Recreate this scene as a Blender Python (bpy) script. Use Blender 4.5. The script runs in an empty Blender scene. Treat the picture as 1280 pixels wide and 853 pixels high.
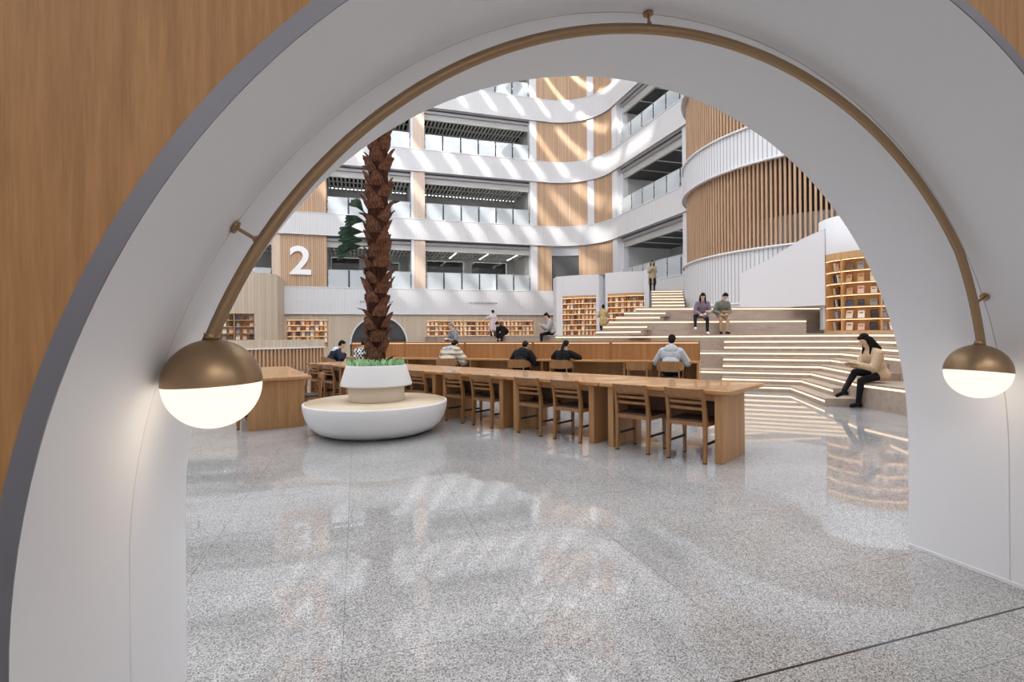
import bpy, bmesh, math, random
from math import sin, cos, pi, radians, atan2, hypot, sqrt
from mathutils import Vector, Matrix
random.seed(7)
C = bpy.context.scene.collection
V = Vector

# ------------------------------------------------------------------ helpers
def lin(h):
    h = h.lstrip('#')
    v = [int(h[i:i+2], 16)/255 for i in (0, 2, 4)]
    return tuple(x/12.92 if x <= .04045 else ((x+.055)/1.055)**2.4 for x in v) + (1,)

class MB:
    """collects faces (with uv and material slot) into one mesh"""
    def __init__(s): s.v = []; s.f = []; s.uv = []; s.mi = []; s.sm = []
    def face(s, pts, uv=None, mi=0, sm=False):
        b = len(s.v); s.v += [tuple(p) for p in pts]; s.f.append(tuple(range(b, b+len(pts))))
        s.uv.append(uv); s.mi.append(mi); s.sm.append(sm)
    def grid(s, rows, closed_u=False, mi=0, sm=True, uv=None, flip=False):
        """rows: list of equal-length point lists"""
        b = len(s.v); n = len(rows[0])
        for r in rows: s.v += [tuple(p) for p in r]
        for i in range(len(rows)-1):
            for j in range(n if closed_u else n-1):
                k = (j+1) % n
                q = (b+i*n+j, b+i*n+k, b+(i+1)*n+k, b+(i+1)*n+j)
                s.f.append(q[::-1] if flip else q)
                if uv: 
                    t = (uv[i][j], uv[i][k], uv[i+1][k], uv[i+1][j]); s.uv.append(t[::-1] if flip else t)
                else: s.uv.append(None)
                s.mi.append(mi); s.sm.append(sm)
    def cap(s, pts, mi=0): s.face(pts, None, mi)
    def box(s, x0, x1, y0, y1, z0, z1, mi=0, M=None, bev=0):
        if bev > 0:
            b = min(bev, (x1-x0)*.45, (y1-y0)*.45, (z1-z0)*.45)
            def ring(i, z, o): return [V((x, y, z)) for x, y in ((x0+o, y0+i), (x1-o, y0+i), (x1-i, y0+o), (x1-i, y1-o), (x1-o, y1-i), (x0+o, y1-i), (x0+i, y1-o), (x0+i, y0+o))]
            rows = [ring(b, z0, b*1.6), ring(0, z0+b, b), ring(0, z1-b, b), ring(b, z1, b*1.6)]
            if M: rows = [[M @ p for p in r] for r in rows]
            s.grid(rows, True, mi, False); s.face(rows[0][::-1], None, mi); s.face(rows[-1], None, mi); return
        p = [V((x, y, z)) for z in (z0, z1) for x, y in ((x0, y0), (x1, y0), (x1, y1), (x0, y1))]
        if M: p = [M @ q for q in p]
        for q in ((3, 2, 1, 0), (4, 5, 6, 7), (0, 1, 5, 4), (1, 2, 6, 5), (2, 3, 7, 6), (3, 0, 4, 7)):
            s.face([p[i] for i in q], None, mi)
    def prism(s, poly, z0, z1, mi=0):
        """vertical prism over a ccw xy polygon"""
        n = len(poly)
        s.face([(x, y, z1) for x, y in poly], None, mi); s.face([(x, y, z0) for x, y in poly[::-1]], None, mi)
        u = 0
        for i in range(n):
            a, b = poly[i], poly[(i+1) % n]; l = hypot(b[0]-a[0], b[1]-a[1])
            s.face([(a[0], a[1], z0), (b[0], b[1], z0), (b[0], b[1], z1), (a[0], a[1], z1)], [(u, z0), (u+l, z0), (u+l, z1), (u, z1)], mi); u += l
    def tube(s, path, rad, n=12, mi=0, caps=True, sm=True):
        path = [V(p) for p in path]; rows = []
        up = V((0, 0, 1)); t0 = (path[1]-path[0]).normalized()
        if abs(t0.dot(up)) > .95: up = V((0, 1, 0))
        a = t0.cross(up).normalized()
        for i, p in enumerate(path):
            t = (path[min(i+1, len(path)-1)]-path[max(i-1, 0)]).normalized()
            a = (a-t*a.dot(t)).normalized(); b = t.cross(a)
            r = rad[i] if hasattr(rad, '__len__') else rad
            rows.append([p+(a*cos(k*2*pi/n)+b*sin(k*2*pi/n))*r for k in range(n)])
        s.grid(rows, True, mi, sm)
        if caps: s.face(rows[0][::-1], None, mi); s.face(rows[-1], None, mi)
    def lathe(s, prof, n=32, c=(0, 0), mi=0, sm=True, a0=0, a1=2*pi):
        full = abs(a1-a0-2*pi) < 1e-6; m = n if full else n+1
        rows = [[V((c[0]+r*cos(a0+(a1-a0)*k/n), c[1]+r*sin(a0+(a1-a0)*k/n), z)) for k in range(m)] for r, z in prof]
        s.grid(rows, full, mi, sm)
    def ball(s, c, r, mi=0, n=12, M=None):
        r = r if hasattr(r, '__len__') else (r, r, r); rows = []
        for i in range(n//2+1):
            t = -pi/2+pi*i/(n//2)
            t = max(-pi/2+.02, min(pi/2-.02, t))
            row = [V((r[0]*cos(t)*cos(k*2*pi/n), r[1]*cos(t)*sin(k*2*pi/n), r[2]*sin(t))) for k in range(n)]
            rows.append([(M @ p if M else p)+V(c) for p in row])
        s.grid(rows, True, mi); s.face(rows[0][::-1], None, mi); s.face(rows[-1], None, mi)
    def capsule(s, p0, r0, p1, r1, n=10):
        p0, p1 = V(p0), V(p1); d = p1-p0; L = d.length
        t = d/L if L > 1e-6 else V((0, 0, 1))
        a = t.cross(V((.3, .5, .81))).normalized(); b = t.cross(a); rows = []
        for c, r, sg, rng in ((p0, r0, -1, (3, 2, 1, 0)), (p1, r1, 1, (0, 1, 2, 3))):
            for k in rng:
                th = k*pi/2/3.15
                rows.append([c+t*(sg*sin(th)*r)+(a*cos(j*2*pi/n)+b*sin(j*2*pi/n))*(r*cos(th)) for j in range(n)])
        s.grid(rows, True); s.face(rows[0][::-1]); s.face(rows[-1])
    def strip(s, pts, z0, z1, mi=0, u0=0, sm=True, flip=False):
        """vertical sheet over an xy polyline, uv = (arc length, z)"""
        u = [u0]
        for a, b in zip(pts, pts[1:]): u.append(u[-1]+hypot(b[0]-a[0], b[1]-a[1]))
        s.grid([[(x, y, z0) for x, y in pts], [(x, y, z1) for x, y in pts]], False, mi, sm, [[(q, z0) for q in u], [(q, z1) for q in u]], flip)
    def wallband(s, pts, th, z0, z1, mi=0, sm=True):
        """strip with thickness th to the right-hand side of the path direction"""
        off = offset(pts, th)
        s.strip(pts, z0, z1, mi, 0, sm); s.strip(off, z0, z1, mi, 0, sm, True)
        for z, fl in ((z1, False), (z0, True)):
            s.grid([[(x, y, z) for x, y in pts], [(x, y, z) for x, y in off]], False, mi, False, None, fl)
        for i in (0, -1):
            s.face([(*pts[i], z0), (*off[i], z0), (*off[i], z1), (*pts[i], z1)], None, mi)
    def mesh(s, name, mats):
        me = bpy.data.meshes.new(name); me.from_pydata(s.v, [], s.f)
        for m in (mats if isinstance(mats, (list, tuple)) else [mats]): me.materials.append(m)
        me.polygons.foreach_set('material_index', s.mi); me.polygons.foreach_set('use_smooth', s.sm)
        if any(u is not None for u in s.uv):
            lay = me.uv_layers.new(name='UVMap'); fl = []
            for f, u in zip(s.f, s.uv):
                for k in range(len(f)): fl += list(u[k]) if u else [s.v[f[k]][0], s.v[f[k]][2]]
            lay.data.foreach_set('uv', fl)
        me.update(); return me
    def build(s, name, mats, parent=None, weld=False):
        me = s.mesh(name, mats)
        if weld:
            bm = bmesh.new(); bm.from_mesh(me); bmesh.ops.remove_doubles(bm, verts=bm.verts, dist=1e-5); bm.to_mesh(me); bm.free()
        o = bpy.data.objects.new(name, me); C.objects.link(o); o.parent = parent; return o

def offset(pts, d):
    out = []
    for i, p in enumerate(pts):
        a = pts[max(i-1, 0)]; b = pts[min(i+1, len(pts)-1)]
        def nrm(q, r):
            l = hypot(r[0]-q[0], r[1]-q[1]) or 1; return ((r[1]-q[1])/l, -(r[0]-q[0])/l)
        if i in (0, len(pts)-1): n = nrm(a, b); k = 1
        else:
            n0, n1 = nrm(a, p), nrm(p, b); n = (n0[0]+n1[0], n0[1]+n1[1]); l = hypot(*n); n = (n[0]/l, n[1]/l); k = 1/max(.3, n[0]*n0[0]+n[1]*n0[1])
        out.append((p[0]+n[0]*d*k, p[1]+n[1]*d*k))
    return out
def arc(cx, cy, r, a0, a1, n=16): return [(cx+r*cos(radians(a0+(a1-a0)*i/n)), cy+r*sin(radians(a0+(a1-a0)*i/n))) for i in range(n+1)]
def box_obj(name, dims, m, parent=None, M=None, bev=0):
    b = MB(); b.box(*dims, M=M, bev=bev); return b.build(name, m, parent)
def tag(o, label, cat, group=None):
    o['label'] = label; o['category'] = cat
    if group: o['group'] = group
    return o
def thing(name, label, cat, loc=(0, 0, 0), rz=0, group=None):
    o = bpy.data.objects.new(name, None); o.empty_display_size = .1; C.objects.link(o)
    o.location = loc; o.rotation_euler = (0, 0, rz); return tag(o, label, cat, group)
def struct(o): o['kind'] = 'structure'; return o
def dup(root, loc, rz, label=None, group=None):
    r = root.copy(); C.objects.link(r); r.location = loc; r.rotation_euler = (0, 0, rz)
    if label: r['label'] = label
    if group: r['group'] = group
    for ch in list(root.children):
        c = ch.copy(); C.objects.link(c); c.parent = r
        for g in ch.children:
            d = g.copy(); C.objects.link(d); d.parent = c
    return r
def frame(o, ux):
    """matrix with local x along the xy vector ux, z up, origin o"""
    u = V((ux[0], ux[1], 0)).normalized(); w = V((-u.y, u.x, 0))
    return Matrix(((u.x, w.x, 0, o[0]), (u.y, w.y, 0, o[1]), (0, 0, 1, o[2] if len(o) > 2 else 0), (0, 0, 0, 1)))

# ------------------------------------------------------------------ materials
def mat(name, color, rough=.5, metal=0, spec=.5, emit=None, es=0, coat=0):
    m = bpy.data.materials.new(name); m.use_nodes = True; b = m.node_tree.nodes['Principled BSDF']
    b.inputs['Base Color'].default_value = lin(color) if isinstance(color, str) else color
    b.inputs['Roughness'].default_value = rough; b.inputs['Metallic'].default_value = metal
    b.inputs['Specular IOR Level'].default_value = spec; b.inputs['Coat Weight'].default_value = coat
    if emit: b.inputs['Emission Color'].default_value = lin(emit); b.inputs['Emission Strength'].default_value = es
    return m
class NT:
    def __init__(s, m): s.t = m.node_tree; s.b = s.t.nodes['Principled BSDF']
    def n(s, typ, **kw):
        o = s.t.nodes.new(typ)
        for k, v in kw.items():
            if k.startswith('_'): setattr(o, k[1:], v)
            else: o.inputs[k.replace('__', ' ')].default_value = v
        return o
    def l(s, a, b): s.t.links.new(a, b)
    def ramp(s, fac, stops):
        r = s.t.nodes.new('ShaderNodeValToRGB'); e = r.color_ramp.elements
        while len(e) < len(stops): e.new(.5)
        for q, (p, c) in zip(e, stops): q.position = p; q.color = lin(c) if isinstance(c, str) else c
        s.l(fac, r.inputs[0]); return r.outputs[0]
    def math(s, op, a, b=None):
        o = s.t.nodes.new('ShaderNodeMath'); o.operation = op
        for i, q in enumerate((a, b)):
            if q is None: continue
            if hasattr(q, 'links'): s.l(q, o.inputs[i])
            else: o.inputs[i].default_value = q
        return o.outputs[0]
    def bump(s, h, strength=.3, dist=.01):
        o = s.n('ShaderNodeBump', Strength=strength, Distance=dist); s.l(h, o.inputs['Height']); s.l(o.outputs[0], s.b.inputs['Normal'])
def wood(name, c1, c2, axis='z', scale=1., rough=.45, spec=.4, coat=0):
    """grain stretched along one local axis"""
    m = mat(name, c1, rough, spec=spec, coat=coat); N = NT(m); tc = N.n('ShaderNodeTexCoord'); mp = N.n('ShaderNodeMapping')
    k = {'x': (1.2, 22, 22), 'y': (22, 1.2, 22), 'z': (22, 22, 1.2)}[axis]
    mp.inputs['Scale'].default_value = [q*scale for q in k]; N.l(tc.outputs['Object'], mp.inputs[0])
    n1 = N.n('ShaderNodeTexNoise', Scale=1., Detail=5., Roughness=.6); N.l(mp.outputs[0], n1.inputs['Vector'])
    n2 = N.n('ShaderNodeTexNoise', Scale=5., Detail=3.); N.l(mp.outputs[0], n2.inputs['Vector'])
    f = N.math('ADD', N.math('MULTIPLY', n1.outputs[0], .7), N.math('MULTIPLY', n2.outputs[0], .3))
    N.l(N.ramp(f, [(.3, c2), (.68, c1)]), N.b.inputs['Base Color']); N.bump(f, .08, .004); return m
def ribbed(name, c, cg, pitch, gap, rough=.5, grain=None, bumpd=.02):
    """vertical ribs/slats following the uv arc length"""
    m = mat(name, c, rough); N = NT(m); uv = N.n('ShaderNodeUVMap'); sx = N.n('ShaderNodeSeparateXYZ'); N.l(uv.outputs[0], sx.inputs[0])
    q = N.math('DIVIDE', sx.outputs[0], pitch); fr = N.math('FRACT', q); fl = N.math('FLOOR', q)
    g = N.math('LESS_THAN', fr, gap)
    mx = N.n('ShaderNodeMix', _data_type='RGBA'); N.l(g, mx.inputs[0]); mx.inputs[7].default_value = lin(cg)
    if grain:
        wn = N.n('ShaderNodeTexWhiteNoise', _noise_dimensions='1D'); N.l(fl, wn.inputs['W'])
        N.l(N.ramp(wn.outputs[0], [(0, grain[0]), (1, grain[1])]), mx.inputs[6])
    else: mx.inputs[6].default_value = lin(c)
    N.l(mx.outputs[2], N.b.inputs['Base Color']); N.bump(N.math('SUBTRACT', 1., g), .6, bumpd); return m
def emis(name, c, s):
    m = bpy.data.materials.new(name); m.use_nodes = True; t = m.node_tree; t.nodes.clear()
    e = t.nodes.new('ShaderNodeEmission'); e.inputs[0].default_value = lin(c); e.inputs[1].default_value = s
    o = t.nodes.new('ShaderNodeOutputMaterial'); t.links.new(e.outputs[0], o.inputs[0]); return m

def granite():
    m = mat('granite', '#b0b0b2', .13, spec=.55); N = NT(m); tc = N.n('ShaderNodeTexCoord')
    n1 = N.n('ShaderNodeTexNoise', Scale=150., Detail=3., Roughness=.75); N.l(tc.outputs['Object'], n1.inputs['Vector'])
    v = N.n('ShaderNodeTexVoronoi', Scale=230.); N.l(tc.outputs['Object'], v.inputs['Vector'])
    big = N.n('ShaderNodeTexNoise', Scale=1.3, Detail=4.); N.l(tc.outputs['Object'], big.inputs['Vector'])
    sp = N.n('ShaderNodeSeparateColor'); N.l(v.outputs['Color'], sp.inputs[0])
    f = N.math('ADD', N.math('MULTIPLY', n1.outputs[0], .62), N.math('MULTIPLY', sp.outputs[0], .38))
    c = N.ramp(f, [(.26, '#3a393a'), (.39, '#8c8b8b'), (.52, '#b3b2b1'), (.72, '#dcdbda')])
    # tile joints every .86 m x .85 m
    sx = N.n('ShaderNodeSeparateXYZ'); N.l(tc.outputs['Object'], sx.inputs[0])
    def joint(o, p0, p, w):
        a = N.math('FRACT', N.math('DIVIDE', N.math('SUBTRACT', o, p0), p)); return N.math('LESS_THAN', a, w/p)
    j = N.math('MAXIMUM', joint(sx.outputs[0], -.0735-.86*40, .86, .004), joint(sx.outputs[1], 2.25-.85*40, .85, .004))
    y = sx.outputs[1]
    jd = N.math('MULTIPLY', N.math('GREATER_THAN', y, 1.634), N.math('LESS_THAN', y, 1.646))
    mx = N.n('ShaderNodeMix', _data_type='RGBA'); N.l(N.math('MULTIPLY', j, .55), mx.inputs[0]); N.l(c, mx.inputs[6]); mx.inputs[7].default_value = lin('#5b5a5a')
    m2 = N.n('ShaderNodeMix', _data_type='RGBA', _blend_type='MULTIPLY'); N.l(mx.outputs[2], m2.inputs[6]); m2.inputs[0].default_value = 1.
    N.l(N.ramp(big.outputs[0], [(.3, '#e6e6e6'), (.7, '#ffffff')]), m2.inputs[7])
    m3 = N.n('ShaderNodeMix', _data_type='RGBA'); N.l(jd, m3.inputs[0]); N.l(m2.outputs[2], m3.inputs[6]); m3.inputs[7].default_value = lin('#2c2b2b')
    N.l(m3.outputs[2], N.b.inputs['Base Color'])
    rr = N.n('ShaderNodeTexNoise', Scale=2.2, Detail=3.); N.l(tc.outputs['Object'], rr.inputs['Vector'])
    N.l(N.math('ADD', N.math('MULTIPLY', rr.outputs[0], .05), .015), N.b.inputs['Roughness'])
    return m

M = {}
M['granite'] = granite()
M['arch'] = mat('arch_plaster', '#e6e7ea', .6, spec=.3)
M['white'] = mat('white_paint', '#e3e3e6', .6, spec=.3)
M['gap'] = mat('joint_sealant', '#d2cec8', .8)
M['steel'] = mat('grey_steel_trim', '#77777f', .42, .5)
M['oak'] = wood('oak_veneer', '#b08353', '#8d643a', 'z', 1.6, .5)
M['brass'] = mat('brushed_bronze', '#a08668', .4, .92)
M['globe'] = emis('lit_opal_glass', '#fff0de', 1.12)
M['led'] = emis('warm_led', '#ffdfb8', 1.75)
M['ledcell'] = emis('warm_shelf_led', '#ffd6a6', 4.2)
M['linear'] = emis('white_linear_lamp', '#fffaf2', 4.)
M['shadedpanel'] = wood('shaded_modesty_panel', '#6a4a31', '#523823', 'z', .9, .5)  # wood darkened so its colour carries the shadow under the tabletop
M['table'] = wood('table_oak', '#cb9a64', '#aa7843', 'y', 1., .24, .5, .3)
M['panel'] = wood('table_panel_oak', '#c59768', '#a0754a', 'z', .9, .4, .4)
M['chair'] = wood('chair_beech', '#ab7d4f', '#875d38', 'z', 1.2, .38, .45)
M['seat'] = mat('dark_seat_pad', '#3d2a1e', .5)
M['foot'] = mat('black_glide', '#191817', .6)
M['part'] = wood('partition_oak', '#b98756', '#986a3f', 'z', .5, .42)
M['step'] = wood('step_wood', '#bfae9f', '#a39284', 'x', .5, .5)
M['lightwood'] = wood('shelf_wood', '#dcb384', '#c4965f', 'z', .6, .5)
M['rib'] = ribbed('ribbed_white_metal', '#e3e3e4', '#bcbcc0', .105, .16)
M['drumrib'] = ribbed('drum_ribbed_white', '#e2e3e6', '#a9abb1', .16, .22, bumpd=.05)
M['slatwood'] = ribbed('facade_wood_slats', '#c9a88a', '#9c7c60', .12, .2, .55, ('#c29f80', '#d2b394'))
M['pierwood'] = ribbed('pale_pink_wood', '#dcc6b4', '#c4ab97', .14, .08, .55, ('#d8c0ac', '#e2cebd'))
M['palewood'] = ribbed('pale_wood_boards', '#cbbba6', '#ac9c88', .15, .08, .6, ('#c6b49e', '#d0c1ad'))
M['slat'] = wood('screen_slat_wood', '#cfae90', '#b08d6e', 'z', .6, .55)
M['dark'] = mat('shaded_drum_backing', '#3a2a20', .8)
M['greyroom'] = mat('room_grey', '#c4c4c1', .7)
M['frame'] = mat('grey_frame', '#a9a9ad', .4, .2)
M['darkmetal'] = mat('dark_metal', '#4c4c50', .45, .3)
M['baffle'] = mat('ceiling_baffle', '#d8d8d4', .6)
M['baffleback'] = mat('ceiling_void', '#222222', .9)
M['darkglass'] = mat('dark_window_glass', '#4a4a49', .08, spec=.7)
M['potwhite'] = mat('white_resin', '#efefee', .35, spec=.5)
M['cream'] = mat('cream_stone', '#e2d6c3', .5)
M['benchtop'] = wood('bench_top_marble', '#e3d3bb', '#c9b393', 'x', .15, .3)
M['soil'] = mat('soil', '#2c211a', .95)
def glass():
    m = bpy.data.materials.new('railing_glass'); m.use_nodes = True; t = m.node_tree; t.nodes.clear()
    tr = t.nodes.new('ShaderNodeBsdfTransparent'); tr.inputs[0].default_value = lin('#f0f5f6')
    df = t.nodes.new('ShaderNodeBsdfDiffuse'); df.inputs[0].default_value = lin('#e6edf1')
    gl = t.nodes.new('ShaderNodeBsdfGlossy'); gl.inputs['Roughness'].default_value = .05
    m1 = t.nodes.new('ShaderNodeMixShader'); m1.inputs[0].default_value = .62; m2 = t.nodes.new('ShaderNodeMixShader'); m2.inputs[0].default_value = .12
    o = t.nodes.new('ShaderNodeOutputMaterial'); L = t.links.new
    L(tr.outputs[0], m1.inputs[1]); L(df.outputs[0], m1.inputs[2]); L(m1.outputs[0], m2.inputs[1]); L(gl.outputs[0], m2.inputs[2]); L(m2.outputs[0], o.inputs[0]); return m
M['glass'] = glass()

# ------------------------------------------------------------------ camera
F_, yaw, roll, yh, H = 626.83, .3002, -.0092, 419.94, 1.38
f = V((sin(yaw), cos(yaw), 0)); r0 = V((cos(yaw), -sin(yaw), 0)); u0 = V((0, 0, 1))
r = r0*cos(roll)+u0*sin(roll); u = u0*cos(roll)-r0*sin(roll)
cd = bpy.data.cameras.new('camera'); cam = bpy.data.objects.new('camera', cd); C.objects.link(cam)
cam.matrix_world = Matrix(((r.x, u.x, -f.x, 0), (r.y, u.y, -f.y, 0), (r.z, u.z, -f.z, H), (0, 0, 0, 1)))
cd.sensor_width = 36; cd.lens = 36*F_/1280; cd.shift_y = -(426.5-yh)/1280; cd.clip_end = 200; cd.clip_start = .05
bpy.context.scene.camera = cam

# ------------------------------------------------------------------ floor
struct(box_obj('floor', (-13, 18, -7, 37, -.2, 0), M['granite']))

# ------------------------------------------------------------------ the arched passage in the wooden wall
AX, AZ, AR = 1.3606, .687, 2.030
Y0, YC, Y1 = 1.278, 1.8116, 2.335
def prof(R, n=96):
    p = [(AX+R, 0.)]+[(AX+R, AZ*k/4) for k in (1, 2, 3)]
    p += [(AX+R*cos(pi*k/n), AZ+R*sin(pi*k/n)) for k in range(n+1)]
    return p+[(AX-R, AZ*k/4) for k in (3, 2, 1)]+[(AX-R, 0.)]
def arch_sheet(b, R0, ya, R1, yb, mi=0):
    b.grid([[(x, ya, z) for x, z in prof(R0)], [(x, yb, z) for x, z in prof(R1)]], False, mi, True, None, True)
b = MB()
arch_sheet(b, AR+.012, Y0, AR, YC-.003); arch_sheet(b, AR, YC+.003, AR, Y1)
struct(b.build('wall_arch_lining', M['arch']))
b = MB(); arch_sheet(b, AR, YC-.003, AR+.003, YC); arch_sheet(b, AR+.003, YC, AR, YC+.003)
struct(b.build('trim_1', M['gap']))
# slim base bead at the foot of the right reveal
for sx, nm in ((1, 'baseboard_right'),):
    xx = AX+sx*AR; struct(box_obj(nm, (min(xx, xx-sx*.006), max(xx, xx-sx*.006), Y0, Y1, 0, .018), M['white']))
def plate_with_arch(b, R, y, x0, x1, z1, mi=0, flip=False):
    inner = prof(R); outer = []
    for x, z in inner:
        if z < AZ: outer.append((x1 if x > AX else x0, z)); continue
        dx, dz = x-AX, z-AZ; k = 1e9
        if abs(dx) > 1e-6: k = min(k, ((x1-AX)/dx if dx > 0 else (x0-AX)/dx))
        if dz > 1e-6: k = min(k, (z1-AZ)/dz)
        outer.append((AX+dx*k, AZ+dz*k))
    # make sure the two top corners are hit
    for cx in (x0, x1):
        i = min(range(len(outer)), key=lambda i: hypot(outer[i][0]-cx, outer[i][1]-z1)); outer[i] = (cx, z1)
    b.grid([[(x, y, z) for x, z in inner], [(x, y, z) for x, z in outer]], False, mi, False, None, flip)
b = MB(); plate_with_arch(b, AR+.052, Y0, -6, 9, 5.2); struct(b.build('wall_front', M['oak']))
b = MB(); plate_with_arch(b, AR, Y1, -13, 17, 22.5, flip=True); struct(b.build('wall_hall_side', M['white']))
b = MB()
b.grid([[(x, Y0-.004, z) for x, z in prof(AR+.012)], [(x, Y0-.004, z) for x, z in prof(AR+.054)]], False, 0, False)
arch_sheet(b, AR+.012, Y0-.004, AR+.012, Y0+.01); arch_sheet(b, AR+.054, Y0-.004, AR+.054, Y0+.01)
struct(b.build('trim_2', M['steel']))

# ------------------------------------------------------------------ bronze arch lamp with two opal globes
RX, RY, RZ = 1.3827, 1.80, .7035
def rodpt(a):
    R = 1.946
    if a < 34: R -= .078*(34-a)/16
    return V((RX+R*cos(radians(a)), RY, RZ+R*sin(radians(a))))
lamp = thing('arch_lamp', 'bronze curved tube lamp hung inside the white arch with a lit globe at each end', 'lamp', (RX, RY, 0))
def T(o): o.location = o.location-V((RX, RY, 0)); return o
rod = MB(); angs = [18.3+(159.6-18.3)*i/90 for i in range(91)]
rod.tube([rodpt(a) for a in angs], .0195, 16); lr = T(rod.build('rod', M['brass'], lamp))
ends = {1: rodpt(18.3), -1: rodpt(159.6)}
for sg, gz in ((-1, 1.236), (1, 1.169)):
    e = ends[sg]; gc = V((e.x-sg*.005-(.028 if sg > 0 else 0), RY, gz)); R = .142
    up = (e-gc).normalized(); Q = up.to_track_quat('Z', 'Y').to_matrix().to_4x4() if sg < 0 else V((.10, 0, 1)).normalized().to_track_quat('Z', 'Y').to_matrix().to_4x4()
    Q.translation = gc
    cp = MB(); cp.lathe([(R*cos(t), R*sin(t)) for t in [k*pi/2/16 for k in range(16)]]+[(.026, R*.985), (.02, R+.012), (.02, R+.02), (0.0005, R+.02)], 40)
    cp.lathe([(R, 0), (R*.97, -.001), (R*.97, .0)], 40)
    for i, p in enumerate(cp.v): cp.v[i] = tuple(Q @ V(p))
    c = T(cp.build('shade', M['brass'], lamp))
    gl = MB(); gl.lathe([(R*.985*cos(t), R*.985*sin(t)) for t in [-pi/2+.001+k*pi/2/18 for k in range(18)]]+[(R*.985, 0.0), (.001, .0)], 40)
    for i, p in enumerate(gl.v): gl.v[i] = tuple(Q @ V(p))
    g = T(gl.build('globe', M['globe'], lamp)); g['label'] = 'lit cream opal lower half of the globe'
    ld = bpy.data.lights.new('globe_bulb', 'POINT'); ld.energy = 1.3; ld.color = (1, .80, .58); ld.shadow_soft_size = .14
    lo = bpy.data.objects.new('globe_bulb', ld); C.objects.link(lo); lo.location = gc+V((0, 0, -.15))
    nk = MB(); nk.tube([gc+up*(R-.01), e+up*.004], .011, 12); T(nk.build('neck', M['brass'], lamp))
for a in (149.5, 96.5, 25.5):
    p = rodpt(a); d = V((p.x-AX, 0, p.z-AZ)).normalized(); k = (AR-.004-hypot(p.x-AX, p.z-AZ)) ; q = V((p.x, RY, p.z))+d*k
    br = MB(); br.tube([p, q], .006, 10); br.tube([q-d*.008, q], .021, 20); br.tube([p-d*.012, p+d*.024], .011, 12)
    T(br.build('bracket', M['brass'], lamp))

# ------------------------------------------------------------------ reading tables and chairs
TH = .785
def make_table(label, width=1.15, pw=.70, length=1.585):
    """local x = across (0 at the chair side panel edge), local y = along the row"""
    t = thing('reading_table', label, 'table')
    b = MB(); b.box(-.055, width-.05, -.095, length-.095, TH-.048, TH, bev=.006); b.build('tabletop', M['table'], t)
    for y in (0, 1.315):
        b = MB(); b.box(0, pw, y, y+.08, 0, TH-.048, bev=.004); b.build('leg_panel', M['panel'], t)
    b = MB(); b.box(pw*.5, pw*.5+.03, .08, 1.315, .36, TH-.048); b.build('modesty_panel', M['shadedpanel'], t)
    b = MB(); b.box(.03, .06, .08, 1.315, TH-.125, TH-.048); b.build('apron', M['panel'], t)
    return t
def make_chair(label):
    """local y = forward (towards the table), rear legs stand at y = 0"""
    t = thing('dining_chair', label, 'chair'); W = .222
    for s in (-1, 1):
        b = MB(); rows = []
        for z, y, hx, hy in ((0, .0, .016, .019), (.2, .012, .0175, .021), (.43, .02, .019, .024), (.56, .008, .018, .022), (.7, -.028, .017, .019), (.80, -.062, .015, .014)):
            x = s*(W-.018); rows.append([(x-hx, y-hy, z), (x+hx, y-hy, z), (x+hx, y+hy, z), (x-hx, y+hy, z)])
        b.grid(rows, True, 0, False); b.face(rows[0][::-1]); b.face(rows[-1]); b.box(s*(W-.018)-.017, s*(W-.018)+.017, -.02, .02, -.0, .012, 1)
        b.build('rear_leg', [M['chair'], M['foot']], t)
    for s in (-1, 1):
        b = MB(); x = s*(W-.022); rows = []
        for z, h in ((0, .014), (.40, .019)): rows.append([(x-h, .405-h, z), (x+h, .405-h, z), (x+h, .405+h, z), (x-h, .405+h, z)])
        b.grid(rows, True, 0, False); b.face(rows[0][::-1]); b.face(rows[-1]); b.box(x-.015, x+.015, .39, .42, 0, .012, 1)
        b.build('front_leg', [M['chair'], M['foot']], t)
    def slat(name, z0, z1, y0, y1, th):
        b = MB(); n = 8; A = []; B = []
        for i in range(n+1):
            q = -1+2*i/n; bow = -.022*(1-q*q); x = q*(W-.03)
            A.append((x, bow)); B.append(x)
        for dy, fl in ((-th/2, False), (th/2, True)):
            b.grid([[(x, y0+bw+dy, z0) for x, bw in A], [(x, y1+bw+dy, z1) for x, bw in A]], False, 0, True, None, fl)
        b.grid([[(x, y1+bw-th/2, z1) for x, bw in A], [(x, y1+bw+th/2, z1) for x, bw in A]], False, 0, False)
        b.grid([[(x, y0+bw-th/2, z0) for x, bw in A], [(x, y0+bw+th/2, z0) for x, bw in A]], False, 0, False, None, True)
        b.build(name, M['chair'], t)
    slat('top_rail', .705, .795, -.03, -.062, .022)
    slat('back_slat', .632, .66, -.008, -.016, .016); slat('back_slat', .565, .595, .006, .0, .016)
    b = MB()
    for s in (-1, 1): b.box(s*W-.012 if s < 0 else W-.03, -W+.03 if s < 0 else W+.012-.018, .02, .40, .385, .43)
    b.box(-W+.02, W-.02, -.005, .02, .39, .435); b.box(-W+.03, W-.03, .40, .42, .385, .43); b.build('seat_frame', M['chair'], t)
    b = MB(); b.box(-W+.006, W-.006, .0, .43, .43, .452, bev=.008); b.build('seat', M['seat'], t)
    for s in (-1, 1):
        b = MB(); b.box(s*(W-.02)-.008, s*(W-.02)+.008, .01, .395, .185, .21); b.build('stretcher', M['foot'], t)
    return t
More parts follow.
